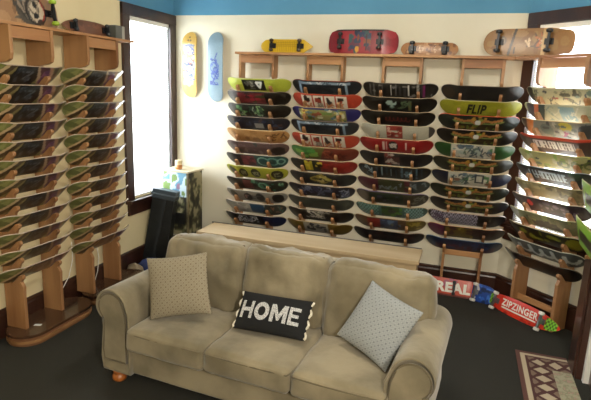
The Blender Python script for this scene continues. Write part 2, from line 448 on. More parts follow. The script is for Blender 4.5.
panel = lambda a, s: [B(a), ('rect', .22, .75, 0, 1, '#b9b7ab'), ('blobs', .24, .73, .1, .9, ['#7c8e8a', '#a8b6b0', '#5b6c78', '#cfcdc2', '#7a5a4a', '#4f7a50'], 26, .13, s), ('lines', .26, .72, .1, .9, ['#3c4a55', '#586b5c'], 12, .03, s+1)]
C1 = [
 ('lime green with black logo panel', [B('#aab43e'), ('rect', .27, .62, .2, .9, '#15150f'), ('lines', .29, .46, .3, .8, ['#5a5a50', '#8c8c80'], 7, .05, 1), ('poly', [(.49, .75), (.57, .75), (.53, .35), (.49, .75)], .06, '#d8d8d0')], '#d9d6a6'),
 ('black with dark red centre patch', [B('#17130f'), ('rect', .2, .62, .12, .9, '#5e1d20'), ('blobs', .2, .62, .2, .8, ['#7a2428', '#2a1512', '#3c3a1e', '#861f28'], 16, .13, 2), ('rect', 0, .12, 0, 1, '#3a3a40')], '#8c7a66'),
 ('black with green scribbled artwork', [B('#141310'), ('lines', .18, .62, .15, .9, ['#4f7a4a', '#7fa06a', '#2f4a38', '#8c9a86'], 22, .04, 4), ('rect', 0, .1, 0, 1, '#33343a')], '#8f8474'),
 ('dark navy with small grey panel', [B('#1a1c28'), ('blobs', .1, .9, .2, .9, ['#272f47', '#3c465c', '#1c1a1e', '#4a3530'], 24, .13, 5), ('rect', .47, .6, .2, .55, '#8d8a84')], '#8d7c68'),
 ('plain tan wood grain', [B('#a77c4b'), ('blobs', .0, 1, .1, .9, ['#9a6f40', '#b38a58', '#8a6238'], 20, .16, 8), ('lines', .6, .95, .2, .8, ['#6a4626'], 6, .04, 2)], '#d2b788'),
 ('dusty mauve brown', [B('#5a4543'), ('blobs', .05, .95, .1, .9, ['#6b5553', '#46383a', '#3a3d38', '#7a6a66'], 26, .15, 9), ('ell', .84, .4, .1, .35, '#241d1c')], '#b39a88'),
 ('maroon and teal looped', [B('#1d1f20'), ('rect', .28, .5, .05, .95, '#5b2830'), ('rect', .5, 1, 0, 1, '#1f4644'), ('blobs', .28, .5, .2, .8, ['#7a3a40', '#3b1c22'], 6, .15, 3), ('ring', .63, .5, .33, .05, '#7fa79a'), ('ring', .78, .55, .28, .05, '#5d8f84'), ('ring', .9, .5, .2, .04, '#7fa79a')], '#b8a98f'),
 ('lime yellow with black ovals', [B('#9a9c2e'), ('ell', .3, .45, .07, .38, '#1b1c12'), ('ell', .5, .5, .075, .38, '#1f2016'), ('ell', .84, .45, .09, .38, '#1b1c12'), ('lines', .27, .33, .3, .6, ['#7a7c60'], 3, .04, 2), ('lines', .46, .54, .3, .6, ['#8a8c70'], 3, .04, 3), ('lines', .8, .88, .3, .6, ['#7a7c60'], 3, .04, 5), ('ell', .12, .5, .07, .3, '#2d2e20')], '#cfc98a'),
 ('dark with maroon and green swirls', [B('#191b18'), ('rect', .3, .46, .1, .9, '#5a2a2a'), ('blobs', .44, .95, .1, .9, ['#1f4a3c', '#2f6a50', '#16221e', '#5d8a70'], 22, .12, 12), ('ring', .62, .5, .25, .05, '#6a9a80')], '#b2a389'),
 ('grey with four black ovals', [B('#7d7b76'), ('ell', .14, .5, .07, .35, '#191a1c'), ('ell', .38, .45, .07, .36, '#1a1b1d'), ('ell', .58, .5, .07, .38, '#1c1d1f'), ('ell', .86, .48, .09, .4, '#151618'), ('lines', .34, .62, .3, .6, ['#55565a', '#8a6a64'], 5, .04, 5)], '#cabfa6'),
 ('pale grey with blue panel', [B('#8f908e'), ('rect', .45, .68, .1, .95, '#24466a'), ('slant', .66, 1.1, .1, '#2c3030'), ('blobs', .1, .4, .1, .9, ['#a2a29f', '#82827f'], 8, .2, 3), ('lines', .72, .95, .2, .8, ['#7a5a48', '#3f5d56'], 6, .04, 3)], '#b5a286'),
 ('black with white scrawl and navy tail', [B('#15161b'), ('rect', .66, 1, 0, 1, '#1a2342'), ('lines', .24, .58, .25, .85, ['#b9bcc2', '#7d8290', '#99a0ae'], 16, .035, 7)], '#a6937a')]
C2 = [
 ('black with pale frame and red edge', frame, '#9c4430'),
 ('red with four white picture cards', cards, '#c0583c'),
 ('blue-ended with yellow cartoon scene', [B('#252361'), ('rect', .12, .8, .08, .88, '#8c8a55'), ('blobs', .12, .8, .1, .9, ['#b7ac5a', '#6f8a4a', '#c9c6a8', '#8a4a34', '#5a7a8c', '#3d5a30', '#d0b860'], 46, .11, 13)], '#c7a87a'),
 ('slate with pale frame', [B('#23272d')]+frame[1:], '#8c7c6a'),
 ('red with four white picture cards', cards, '#b9a27c'),
 ('green-nosed red brown', [B('#6a2c20'), ('rect', 0, .38, 0, 1, '#3f7038'), ('slant', .3, .48, .1, '#5f5a2e'), ('blobs', .08, .42, .2, .8, ['#4f8a3f', '#7aa04a', '#2f5a2c'], 8, .16, 6), ('lines', .5, .9, .2, .8, ['#8a4430', '#4a1c16'], 9, .05, 8)], '#b99a6c'),
 ('black and red with yellow patch', [B('#1d211c'), ('rect', .47, 1, 0, 1, '#7c1d1a'), ('rect', .24, .36, .15, .9, '#a89a2e'), ('blobs', .24, .5, .2, .9, ['#c8b43a', '#6a2a1c', '#2c2c18'], 10, .12, 4), ('blobs', .5, .95, .1, .9, ['#8f2420', '#6a1a18'], 8, .2, 5)], '#c3a884'),
 ('dark slate with yellow diamond', [B('#1e2226'), ('poly', [(.36, .5), (.5, .8), (.62, .5), (.5, .2), (.36, .5)], .14, '#8c7f3c'), ('blobs', .36, .62, .2, .8, ['#a89a50', '#4a4426', '#c0b070'], 14, .1, 6)], '#b8a487'),
 ('dark navy with pale swirls', [B('#161626'), ('lines', .06, .92, .1, .9, ['#5d6480', '#8a90a2', '#343a5a'], 26, .035, 9), ('blobs', .3, .7, .2, .8, ['#2a2c48', '#4a5068'], 8, .13, 2)], '#b39d7d'),
 ('plain dark grey green', [B('#333833'), ('blobs', .05, .95, .1, .9, ['#3f443e', '#2a2e2a'], 12, .2, 3)], '#9c8b72'),
 ('black with white skull-like scrawl', [B('#141414'), ('blobs', .32, .6, .3, .9, ['#8c8c88', '#b3b2ac', '#55554f'], 12, .1, 10), ('lines', .3, .66, .3, .9, ['#a9a8a2'], 10, .03, 12)], '#a8967c'),
 ('olive brown with grey text panel', [B('#5c4a1c'), ('rect', .28, .65, .02, .98, '#8a8880'), ('blobs', .32, .62, .2, .85, ['#1f2022', '#30343a', '#75756e'], 20, .1, 5)], '#b39a6c')]
C3 = [
 ('black and white barred collage', [B('#1a1917'), ('bars', .04, .96, 16, ['#8d8b86', '#3a3836', '#bab6ae', '#56524e', '#24221f'], 3), ('rect', .8, .84, .1, .9, '#6a2450'), ('blobs', .05, .95, .1, .9, ['#2a2826', '#6d6a66'], 14, .08, 3)], '#8f8474'),
 ('black with small pale figure', [B('#11110f'), ('blobs', .33, .48, .35, .7, ['#8fa39a', '#5d756c'], 6, .13, 2), ('rect', .63, .68, .2, .85, '#5c5630'), ('lines', .5, .66, .3, .8, ['#4a5a40'], 5, .04, 2)], '#b5a184'),
 ('black with thin dark red script', [B('#12100e'), ('script', .34, .66, .5, .16, 6, .03, '#5a221c')], '#b39c7c'),
 ('off-white with red centre emblem', [B('#b4b2a2'), ('rect', .37, .58, .05, 1, '#8a3028'), ('blobs', .38, .57, .1, .9, ['#b4b2a2', '#6a201c', '#c4a090', '#9a3a30'], 16, .1, 6), ('rect', .92, 1, 0, 1, '#4a4440')], '#c8bda0'),
 ('red with dark oval and stripes', [B('#8a1c1e'), ('rect', .33, .355, .2, .85, '#c2aca4'), ('rect', .375, .39, .2, .85, '#c2aca4'), ('ell', .47, .52, .065, .36, '#23201f'), ('lines', .43, .51, .4, .7, ['#b9b2aa'], 4, .05, 3), ('rect', .63, .65, .3, .8, '#c2aca4')], '#c7a27c'),
 ('black with grey and red emblem', [B('#121118'), ('rect', .36, .56, .1, .95, '#4a302e'), ('blobs', .36, .56, .1, .95, ['#8a7c76', '#6a2a26', '#2a2222', '#a89c94'], 18, .1, 8)], '#b5a082'),
 ('black with icy blue streaks', [B('#141516'), ('bars', .06, .94, 13, ['#2a3a44', '#4a6270', '#24303a', '#6d8088'], 8), ('lines', .05, .95, .1, .9, ['#8a9aa0', '#2c2a2c'], 16, .03, 4)], '#c7ad7e'),
 ('maroon-nosed with olive middle', [B('#4c1d2c'), ('rect', .3, .66, 0, 1, '#33361f'), ('rect', .74, 1, 0, 1, '#2e3638'), ('lines', .3, .95, .2, .8, ['#5a6a4a', '#6d7a80'], 10, .04, 6)], '#a58f7a'),
 ('brown grey with purple edge', [B('#38352c'), ('rect', .2, .66, .1, .9, '#1c2a20'), ('ell', .1, .5, .08, .4, '#5a5348'), ('blobs', .3, .62, .2, .8, ['#2f4a34', '#3a3a50', '#171a16'], 10, .13, 9), ('lines', .75, .95, .2, .8, ['#6a6a60'], 5, .04, 2)], '#6a5a7c'),
 ('teal patterned with green middle', [B('#3f5f5c'), ('grid', .03, .34, .05, .95, 14, 6, '#6d918a'), ('rect', .38, .62, .05, .95, '#2c4a20'), ('blobs', .38, .66, .1, .9, ['#4a7a2f', '#1c2c18', '#303038'], 12, .12, 11), ('grid', .7, .95, .05, .95, 12, 6, '#7fa3a6')], '#b39a72'),
 ('brown with blue centre and olive tail', [B('#4a3524'), ('rect', .2, .38, .05, .95, '#6a1f1c'), ('rect', .38, .62, .05, .95, '#2a3a5a'), ('blobs', .38, .66, .1, .9, ['#4a6080', '#1c2030', '#5a5a50'], 12, .12, 12), ('rect', .74, 1, 0, 1, '#5c4f1c'), ('lines', .76, .96, .2, .8, ['#8a7c34'], 7, .04, 1)], '#b39a72'),
 ('near-black with dim reddish haze', [B('#151316'), ('blobs', .2, .9, .1, .9, ['#241a1c', '#1c2024', '#30201f'], 16, .16, 13)], '#8f7d68')]
C4 = [
 ('plain charcoal', [B('#201f1e'), ('blobs', .05, .95, .1, .9, ['#2a2827', '#191817'], 12, .2, 3), ('ell', .1, .5, .08, .35, '#33281f')], '#5c4a3a'),
 ('olive lime with black brush lettering', [B('#8a8a26'), ('blobs', .0, 1, .1, .9, ['#93922c', '#80801f'], 12, .2, 3)], '#b9b08a'),
 ('dark green with gold wings and orange edge', wing('#1a201b'), '#d0532c'),
 ('black with gold wings', wing('#15110f'), '#b39c86'),
 ('green-ended with pale picture panel', panel('#244a22', 21), '#b5ad86'),
 ('dark olive with gold wings', wing('#22221a'), '#b5a27c'),
 ('navy-ended with pale picture panel', panel('#161c30', 31)+[('rect', .55, .66, .3, .9, '#26303c'), ('rect', .57, .64, .4, .8, '#b9b7ab')], '#b5a27c'),
 ('deep green with gold wings', wing('#161d14'), '#a8967c'),
 ('black navy-nosed with gold wings', wing('#14141a'), '#a8967c'),
 ('black with lilac zigzag weave', [B('#121114'), ('zig', .03, .64, 11, '#b4b0ca'), ('lines', .05, .2, .2, .8, ['#5a4a6a'], 7, .04, 2)], '#a98e7a'),
 ('maroon-nosed with gold centre', [B('#2a1c1c'), ('rect', 0, .22, 0, 1, '#5a1c40'), ('rect', .24, .58, .05, .9, '#5c4c20'), ('blobs', .24, .6, .1, .9, ['#8a7a34', '#3a1c24', '#6a5a28'], 14, .12, 15)], '#c79a6c'),
 ('deep blue and maroon', [B('#1c2a44'), ('rect', .1, .9, 0, .5, '#3c1830'), ('blobs', .1, .9, .2, .8, ['#22365a', '#4a2038', '#161c30'], 18, .14, 16)], '#3c5a78')]
C5 = [
 ('cream with scattered ink creatures', [B('#a9a483'), ('blobs', .12, .9, .2, .85, ['#4a4a3c', '#8a3a34', '#6d7c70', '#7c7a60', '#3a3c40'], 16, .12, 22), ('lines', .1, .95, .1, .9, ['#4f5248', '#6a6c58'], 14, .025, 7), ('slant', .02, .12, .05, '#33302a')], '#c9c5a8'),
 ('pale blue map-like with orange nose', [B('#a8a78c'), ('rect', .5, .68, .05, .95, '#7f9aa0'), ('slant', .05, .2, .08, '#4a4c54'), ('slant', .16, .24, .1, '#b8623a'), ('slant', .22, .3, .1, '#3c4a48'), ('rect', .86, .9, .1, .9, '#b98a3c'), ('lines', .3, .9, .1, .9, ['#7c8a80', '#c2bfa6'], 12, .025, 8)], '#c9c5a8'),
 ('grey with yellow, magenta and orange', [B('#77766c'), ('slant', .1, .2, .1, '#b8692a'), ('slant', .02, .1, .1, '#3a2a20'), ('ell', .62, .75, .08, .24, '#a89a2c'), ('ell', .58, .3, .05, .2, '#7a2048'), ('ell', .38, .5, .08, .33, '#55625a'), ('blobs', .22, .95, .1, .9, ['#8a8c84', '#4f5a50', '#9a988a', '#35383a'], 22, .1, 25), ('ell', .85, .5, .1, .4, '#34383a')], '#c7ad7a'),
 ('orange-edged brown with white lettering', [B('#3c2d26'), ('rect', .2, .78, .3, .85, '#4c3c38'), ('rect', 0, 1, .86, 1, '#b8402a'), ('glyph', .24, .74, .36, .76, 13, '#c9c4bc', 3)], '#c24a2e'),
 ('pale olive with green doodles', [B('#8c8c5c'), ('blobs', .08, .92, .1, .9, ['#6d8a3c', '#aab050', '#4a5a50', '#9a9a80', '#2c3430'], 30, .11, 27), ('ring', .62, .45, .2, .05, '#4c5a20'), ('ring', .76, .45, .2, .05, '#4c5a20'), ('ring', .9, .45, .2, .05, '#4c5a20')], '#c4bd6a'),
 ('dark navy with pale blue lettering', [B('#1a2026'), ('blobs', .7, 1, .1, .9, ['#2c4430', '#202c24'], 8, .2, 2), ('glyph', .24, .70, .35, .78, 11, '#9fb8c8', 5)], '#8c9aa0'),
 ('mottled olive tan', [B('#77704c'), ('blobs', .03, .97, .1, .9, ['#8c8458', '#5f5c40', '#95906c', '#4c4a34'], 34, .1, 28)], '#c2b68a'),
 ('deep purple with red spot', [B('#241a26'), ('ell', .3, .62, .035, .2, '#c23a3a'), ('blobs', .35, .9, .1, .9, ['#3a2c40', '#4c4458', '#181218', '#6a5a6a'], 24, .11, 29)], '#c4b49a'),
 ('pale green grey with dark middle', [B('#6a7050'), ('slant', 0, .16, .1, '#a9aca4'), ('rect', .35, .7, .1, .6, '#25282a'), ('blobs', .2, .95, .1, .9, ['#8a9258', '#3c4430', '#2c2f2c', '#7c7a5c'], 22, .13, 30)], '#c4bd90'),
 ('black with yellow green shapes', [B('#161510'), ('blobs', .22, .9, .2, .8, ['#7c7c20', '#6a6a1c', '#3c3c18'], 11, .17, 31), ('ell', .88, .5, .09, .36, '#7a7820')], '#b9ae86'),
 ('grey blue with pale brush script', [B('#4c5354'), ('blobs', 0, 1, .1, .9, ['#454c4e', '#555c5c'], 12, .2, 3), ('script', .2, .92, .5, .30, 5, .085, '#b4bcba')], '#b9b9a4'),
 ('plain black', [B('#131210'), ('blobs', 0, 1, .1, .9, ['#191715', '#0f0e0d'], 8, .2, 3)], '#6a5c48')]
BACKX = [-2.325, -1.51, -.705, .098]
RACKP = [(-2.565, -2.155), (-1.74, -1.35), (-.90, -.51), (-.095, .29)]
colname = ['leftmost', 'second', 'third', 'rightmost']
rn = [' at far left beside the blue wall-hung deck', ' above the middle of the sofa', ' above the right half of the sofa', ' between sofa and window wall']
for k, (a, b) in enumerate(RACKP):
    r = make_rack(f'pine slotted rack holding the {colname[k]} column of decks on back wall', a, b, 0.0, 2.505, cross_low=.47 if k == 3 else .3, bracket=False)
    r.location = (0, YB-.032, 0)
AO = Vector((AX, AY, 0))-Ain*.032
r = make_rack('pine slotted rack in front of the slanted right window', .40, .86, 0.0, 2.505, cross_low=.18); r.location = AO; r.rotation_euler = (0, 0, AROT)
DMESH = {}
rj = random.Random(11)
special = {}
def deck_at(desc, ops, edge, where, row, loc, rotz, cx, group, jit=True, place=None, **kw):
    me = deck_mesh('skateboard_deck', ops, edge=edge, L=.79 if 'slanted' not in where else .83)
    o = bpy.data.objects.new('skateboard_deck', me); COL.objects.link(o)
    lab = f'{desc} deck, {place or ORD[row]} {where}'
    tag(o, lab, 'skateboard deck', group)
    tl = TILT
    place_deck(o, loc, rotz, cx+(rj.uniform(-.009, .009) if jit else 0), row, tilt=tl)
    return o
for k, Cs in enumerate((C1, C2, C3, C4)):
    for i, (desc, ops, edge) in enumerate(Cs):
        o = deck_at(desc, ops, edge, f'in {colname[k]} back-wall column', i, (0, YB-.032, 0), 0, BACKX[k], f'decks in the {colname[k]} back-wall column')
        special[(k, i)] = o
for i, (desc, ops, edge) in enumerate(C5):
    special[(4, i)] = deck_at(desc, ops, edge, 'on slanted window rack', i, AO, AROT, .615, 'decks on the slanted window rack')
conc = lambda x, y: -.006*(y/.1)**2
o = lettering('FLIP', .19, .13, INKB, special[(3, 1)], x=-.03, y=0, surf=conc, sub=1, shear=.2, bold=.04)

# left wall: two racks of identical decks, leaning a little further out
TILT = R_(46); ST, CT = math.sin(TILT), math.cos(TILT); N0 = .083
def left_ops():
    return [B('#62653f'), ('slant', -.1, .13, .12, '#74793f'), ('blobs', .0, .14, .1, .9, ['#838550', '#5c6238', '#6d7346'], 8, .25, 2), ('slant', .13, .18, .14, '#b59f7a'), ('slant', .17, .33, .16, '#45392a'), ('slant', .24, .29, .16, '#7d7348'),
            ('slant', .31, .64, .04, '#14161a'), ('poly', [(.42, .75), (.54, .7), (.46, .35), (.55, .3)], .05, '#4d545c'), ('lines', .36, .6, .2, .9, ['#242c34', '#3a424c'], 8, .04, 5),
            ('slant', .63, .67, -.12, '#94806a'), ('slant', .67, .79, -.14, '#43252e'), ('blobs', .68, .78, .2, .95, ['#4e2a50', '#6c4560', '#2c1822'], 8, .15, 6),
            ('slant', .79, .84, -.14, '#93705a'), ('slant', .84, .92, -.1, '#39342e'), ('slant', .91, 1.1, -.1, '#7c7c58')]
LM = deck_mesh('skateboard_deck', left_ops(), edge='#c9b4a0', top='#cdbc9c', m=SHINY, L=.80)
LEFT = (XL+.032, 0, 0)
for k, (cy, nm, who) in enumerate(((3.24, 'camera-side', 'left-wall rack nearest the camera'), (4.06, 'window-side', 'left-wall rack beside the window'))):
    r = make_rack(f'pine slotted rack on left wall, {nm} one of the two', cy-.2, cy+.2, .1, 2.525)
    r.location = LEFT; r.rotation_euler = (0, 0, PI/2)
    for i in range(12):
        o = bpy.data.objects.new('skateboard_deck', LM); COL.objects.link(o)
        place_deck(o, LEFT, PI/2, cy+.03+(rj.uniform(-.012, .012)), i)
        tag(o, f'olive, black and purple printed deck, {ORD[i]} on {who}', 'skateboard deck', f'matching decks on the {who}')
# pair of green decks on the near right wall
RW = (1.13-.03, 0, 0)
t = thing('display_rack', 'small wall rack at the right edge holding two lime green decks', 'rack', (1.13, 0, 0))
for y in (3.55, 3.95):
    mesh_obj('post', bx(-.14, -.002, y-.015, y+.015, .95, 1.75, bev=.003), WOOD, t)
    for z in (1.36, 1.08): mesh_obj('peg', bx(-.235, -.135, y-.012, y+.012, z-.035, z-.012, bev=.004), WOOD, t)
GM = deck_mesh('skateboard_deck', W=.22, L=.82, kick=.035, ops=[B('#7fb030'), ('slant', .045, .08, .2, '#10130c'), ('rect', .11, .24, .15, .85, '#12160c'), ('rect', .14, .21, .32, .68, '#7fb030'), ('rect', .3, .8, .3, .7, '#1a1f12')], edge='#c9c98a', top='#a8b060')
for i, (zc_, wh) in enumerate(((1.455, 'upper'), (1.175, 'lower'))):
    o = bpy.data.objects.new('skateboard_deck', GM); COL.objects.link(o)
    o.location = (1.13-.25, 4.0, zc_); o.rotation_euler = (PI/2+R_(14), 0, -PI/2)
    tag(o, f'lime green deck with black outlines at the right edge, {wh} of two', 'skateboard deck', 'lime green decks at the right edge')

# shelves on top of the racks
bm = prism(bmesh.new(), [(-2.585, YB-.26), (.372, YB-.26), (.476, YB-.001), (-2.585, YB-.001)], 2.505, 2.53, 'z')
tag(mesh_obj('shelf_board', bm, WOOD_H), 'long pine shelf along the top of the back-wall racks', 'shelf')
bm = prism(bmesh.new(), [(.108, -.26), (1.32, -.26), (1.32, -.001), (.004, -.001)], 2.505, 2.53, 'z'); o = mesh_obj('shelf_board', bm, WOOD_H); o.location = (AX, AY, 0); o.rotation_euler = (0, 0, AROT)
tag(o, 'pine shelf crossing the slanted right window', 'shelf')
bm = bx(1.9, 4.52, -.30, -.001, 2.525, 2.548, bev=.003); o = mesh_obj('shelf_board', bm, WOOD_H); o.location = (XL, 0, 0); o.rotation_euler = (0, 0, PI/2)
tag(o, 'pine shelf along the top of the left-wall racks', 'shelf')

# plinths of the left racks
def stadium(x0, x1, y0, y1, n=12):
    r = (x1-x0)/2; cx = (x0+x1)/2; pts = []
    for k in range(n+1): a = PI+PI*k/n; pts.append((cx+r*math.cos(a), y0+r+r*math.sin(a)))
    for k in range(n+1): a = PI*k/n; pts.append((cx+r*math.cos(a), y1-r+r*math.sin(a)))
    return pts
def plinth(y0, y1, label):
    t = thing('rack_plinth', label, 'plinth', group='rounded plinths under left racks')
    t.location = (0, 0, 0)
    x0, x1 = XL+.035, XL+.385
    mesh_obj('top_board', prism(bmesh.new(), stadium(x0, x1, y0, y1), .075, .098, 'z'), mat('worn_plinth_wood', '#5d4230', .25, '#3f2b20', 6, (1, .2, 1), coat=.5), t)
    mesh_obj('edge_band', prism(bmesh.new(), stadium(x0+.012, x1-.012, y0+.012, y1-.012), .0, .075, 'z'), mat('plinth_edge', '#8a6040', .4, '#6f4a30', 6, (1, .2, 4)), t)
    mesh_obj('lower_band', prism(bmesh.new(), stadium(x0+.002, x1-.002, y0+.002, y1-.002), .022, .045, 'z'), mat('plinth_band', '#a07850', .35, '#86603c', 6), t)
    return t
plinth(2.90, 3.745, 'rounded wooden plinth under the left-wall rack nearest the camera')
plinth(3.79, 4.60, 'rounded wooden plinth under the left-wall rack beside the window')
# price tags on plinths
for (x, y, lb) in ((-3.28, 3.13, 'small white tag lying on the near rounded plinth'), (-3.22, 4.02, 'small white tag lying on the far rounded plinth')):
    o = mesh_obj('paper_tag', bx(-.03, .03, -.015, .015, 0, .002), WHITE); o.location = (x, y, .0985); o.rotation_euler = (0, 0, .4); tag(o, lb, 'tag')
for (pts, lb) in (([(-3.49, 3.80, .62), (-3.48, 3.79, .45), (-3.47, 3.72, .3), (-3.47, 3.62, .2), (-3.46, 3.56, .112)], 'thin white cable hanging between the left racks'),
                  ([(-3.49, 4.14, .5), (-3.48, 4.16, .35), (-3.47, 4.12, .22), (-3.47, 4.06, .108)], 'thin white cable hanging inside the window-side left rack')):
    tag(mesh_obj('cable', tube(bmesh.new(), pts, .004), WHITE, smooth=True), lb, 'cable')

# ------------------------------------------------------------------ complete boards with trucks
def make_truck(parent, x, wheelm, basem, hang=.05, wr=.026, ww=.03, axle=.075, bp=.04):
    """mounted on the deck underside (+z), axle along local y"""
    bm = bx(x-bp, x+bp, -.028, .028, 0, .008, bev=.002)
    box(bm, x-.014, x+.014, -.018, .018, .006, hang-.01, bev=.003)
    prism(bm, [(-axle+.012, hang-.006), (-axle+.012, hang+.008), (axle-.012, hang+.008), (axle-.012, hang-.006), (.02, hang-.02), (-.02, hang-.02)], x-.011, x+.011, 'x')
    lathe(bm, [(.004, -axle-.02), (.004, axle+.02)], Matrix.Translation((x, 0, hang)) @ Matrix.Rotation(-PI/2, 4, 'X'), 8)
    t = mesh_obj('truck', bm, basem, parent)
    for s in (-1, 1):
        w_ = bmesh.new(); prof = [(.008, -ww/2), (wr*.75, -ww/2), (wr, -ww/2+.006), (wr, ww/2-.006), (wr*.75, ww/2), (.008, ww/2)]
        lathe(w_, prof, Matrix.Translation((x, s*(axle), hang)) @ Matrix.Rotation(-PI/2, 4, 'X'), 18)
        mesh_obj('wheel', w_, wheelm, t, smooth=False)
    return t
def board(name, label, cat, ops, kind, L, W, trucks, wheelm, basem, loc, rot, kick=.03, kicks=(1, 1), edge='#c6a676', hang=.05, wr=.026, axle=None, bp=.04, **kw):
    t = thing(name, label, cat, loc, rot)
    me = deck_mesh('deck', ops, kind=kind, L=L, W=W, kick=kick, kicks=kicks, edge=edge, N=120, Mv=24, **kw)
    d = bpy.data.objects.new('deck', me); COL.objects.link(d); d.parent = t
    for x in trucks: make_truck(t, x, wheelm, basem, hang=hang, wr=wr, axle=axle or W/2-.03, bp=bp)
    return t
SH = 2.53
# on the back shelf: underside faces the room
lean = R_(90-7)
def on_shelf(W, y, sh=SH, ln=lean): return sh+W/2*math.sin(ln)+.004
waffle = [B('#c9a414')]+[('rect', .2, .8, .14+.12*j, .16+.12*j, '#9c7a0c') for j in range(7)]+[('rect', .2+.035*j, .208+.035*j, .1, .9, '#a8860e') for j in range(18)]
board('cruiser_board', 'yellow plastic mini cruiser standing on the back shelf, left end', 'skateboard', waffle, 'penny', .62, .15, (-.16, .17), mat('amber_urethane', '#3c2a14', .35, '#4a3418', 10), BLACKM, (-2.02, YB-.12, on_shelf(.15, 0)), (lean, 0, 0), kick=.02, edge='#b08c10', top='#b08c10', wr=.024, axle=.052)
redops = [B('#7a101b'), ('rect', .2, .62, .08, .95, '#8f1a26'), ('blobs', .3, .62, .12, .9, ['#1f2f50', '#2a4a4c', '#14203a', '#7a3c1c', '#5a2438', '#23304a'], 34, .12, 31), ('ell', .43, .2, .03, .12, '#c8902c'), ('rect', 0, 1, .93, 1, '#1a1114'), ('blobs', .64, .98, .1, .9, ['#84121e', '#96202a'], 7, .2, 3), ('rect', .55, .565, .15, .8, '#3a1218')]
board('old_school_skateboard', 'wide red old-school skateboard with dark artwork standing on the back shelf', 'skateboard', redops, 'bread', .76, .262, (-.235, .19), UREB, BLACKM, (-1.155, YB-.12, on_shelf(.262, 0)), (lean, 0, 0), kick=.05, edge='#141012', top='#1a1416', wr=.026, axle=.07)
woodops = [B('#9c6c40'), ('blobs', .05, .95, .1, .9, ['#b28458', '#8a5c34', '#c29c74', '#6d4426'], 26, .12, 33), ('lines', .3, .75, .2, .8, ['#6a4024', '#c2a078'], 9, .03, 5)]
board('cruiser_board', 'small wooden cruiser with black wheels standing on back shelf, right of red board', 'skateboard', woodops, 'pop', .58, .13, (-.17, .16), UREB, BLACKM, (-.45, YB-.12, on_shelf(.13, 0)), (lean, 0, 0), kick=.02, axle=.05, wr=.027)
bigops = [B('#8a6234'), ('blobs', .02, .98, .05, .95, ['#947040', '#7c5428', '#9c7648'], 20, .16, 34), ('slant', .32, .35, .06, '#3a2c20'), ('rect', .36, .375, .08, .3, '#2c2018'), ('ell', .22, .55, .05, .16, '#8a7460'), ('ring', .22, .55, .14, .03, '#5c4634'), ('rect', .5, .64, .3, .36, '#3c2818'), ('lines', .48, .7, .2, .85, ['#b8622c', '#d6b890', '#4a3420'], 9, .025, 3), ('slant', .665, .71, 0, '#c4a06c')]
board('wide_longboard', 'wide worn wooden board with black trucks on shelf at the wall corner', 'skateboard', bigops, 'tail', .80, .25, (-.25, .19), UREB, BLACKM, (.455, 5.43, on_shelf(.25, 0, 2.531)), (lean, 0, R_(-16)), kick=.03, kicks=(.4, 1), axle=.088, wr=.03)
# left shelf
lops = [B('#94704e'), ('blobs', 0, .55, .1, .9, ['#7c5c3e', '#a5805a'], 12, .2, 3), ('ell', .66, .5, .15, .46, '#4e463c'), ('ell', .74, .55, .09, .40, '#b8a890'), ('lines', .50, .76, .2, .85, ['#8a7a68', '#5f564a', '#3a352e'], 14, .03, 5), ('ell', .72, .70, .026, .1, '#1e1a18'), ('ell', .72, .36, .026, .1, '#1e1a18'), ('ring', .73, .5, .40, .035, '#27201d'), ('poly', [(.79, .85), (.835, .5), (.79, .2)], .04, '#8a3428'), ('ell', .77, .18, .04, .08, '#3a2a24')]
board('longboard', 'wooden longboard with green wheels and skull sticker on the left shelf', 'skateboard', lops, 'tail', .92, .25, (-.33, .34), UREG, BLACKM, (XL+.12, 3.26, on_shelf(.25, 0, 2.548)), (lean, 0, PI/2), kick=.02, axle=.085, wr=.03, hang=.06)
board('cruiser_board', 'small brown wooden cruiser lying on edge on the left shelf', 'skateboard', [B('#6b4530'), ('blobs', 0, 1, .1, .9, ['#7a5038', '#5c3a28'], 16, .2, 5)], 'pin', .66, .13, (-.22, .2), UREB, BLACKM, (XL+.14, 4.08, on_shelf(.13, 0, 2.548)), (lean, 0, PI/2), kick=.02, axle=.036, wr=.02, hang=.035)
t = thing('speaker_box', 'small grey box at the window end of the left shelf', 'box', (XL+.16, 4.41, 2.549))
mesh_obj('case', bx(-.045, .06, -.07, .03, 0, .13, bev=.006), mat('grey_plastic', '#5e5f5a', .5, '#54554f', 10), t)
mesh_obj('side_panel', bx(-.05, .06, .03, .07, 0.002, .128, bev=.004), mat('pale_plastic', '#a3a096', .5, '#97948a', 10), t)
# floor boards: lean against baseboard, underside outwards
def floor_board(*a, W=.2, lean_deg=22, mid=(0, 0), rotz=0, dz=0, **k): pass
la = R_(90-18)
zip_ops = [B('#c7321f'), ('rect', .03, .16, .18, .82, '#7fc23a'), ('grid', .03, .16, .18, .82, 7, 5, '#3f5c1c'), ('rect', .84, .97, .18, .82, '#7fc23a'), ('grid', .84, .97, .18, .82, 7, 5, '#3f5c1c'), ('blobs', .2, .8, .0, .12, ['#9a2418'], 6, .1, 3)]
zrot = math.atan2(4.93-5.36, 1.12-.42)
zb = board('cruiser_board', 'orange red ZIPZINGER cruiser on the carpet against the slanted wall', 'skateboard', zip_ops, 'pin', .86, .18, (-.265, .265), URE, METAL, (.680, 5.17, .088), (la, 0, AROT), kick=.02, edge='#d9452c', axle=.078, wr=.028, hang=.06, bp=.025)
d0 = zb.children[0]
c20 = lambda x, y: -.006*(y/.1)**2
lettering('ZIPZINGER', .42, .07, INKW, d0, x=0, y=.018, surf=c20, sub=1, shear=-.12, bold=.03)
mesh_obj('stripe', bx(-.20, .20, -.042, -.028, .0, .0012), INKW, d0)
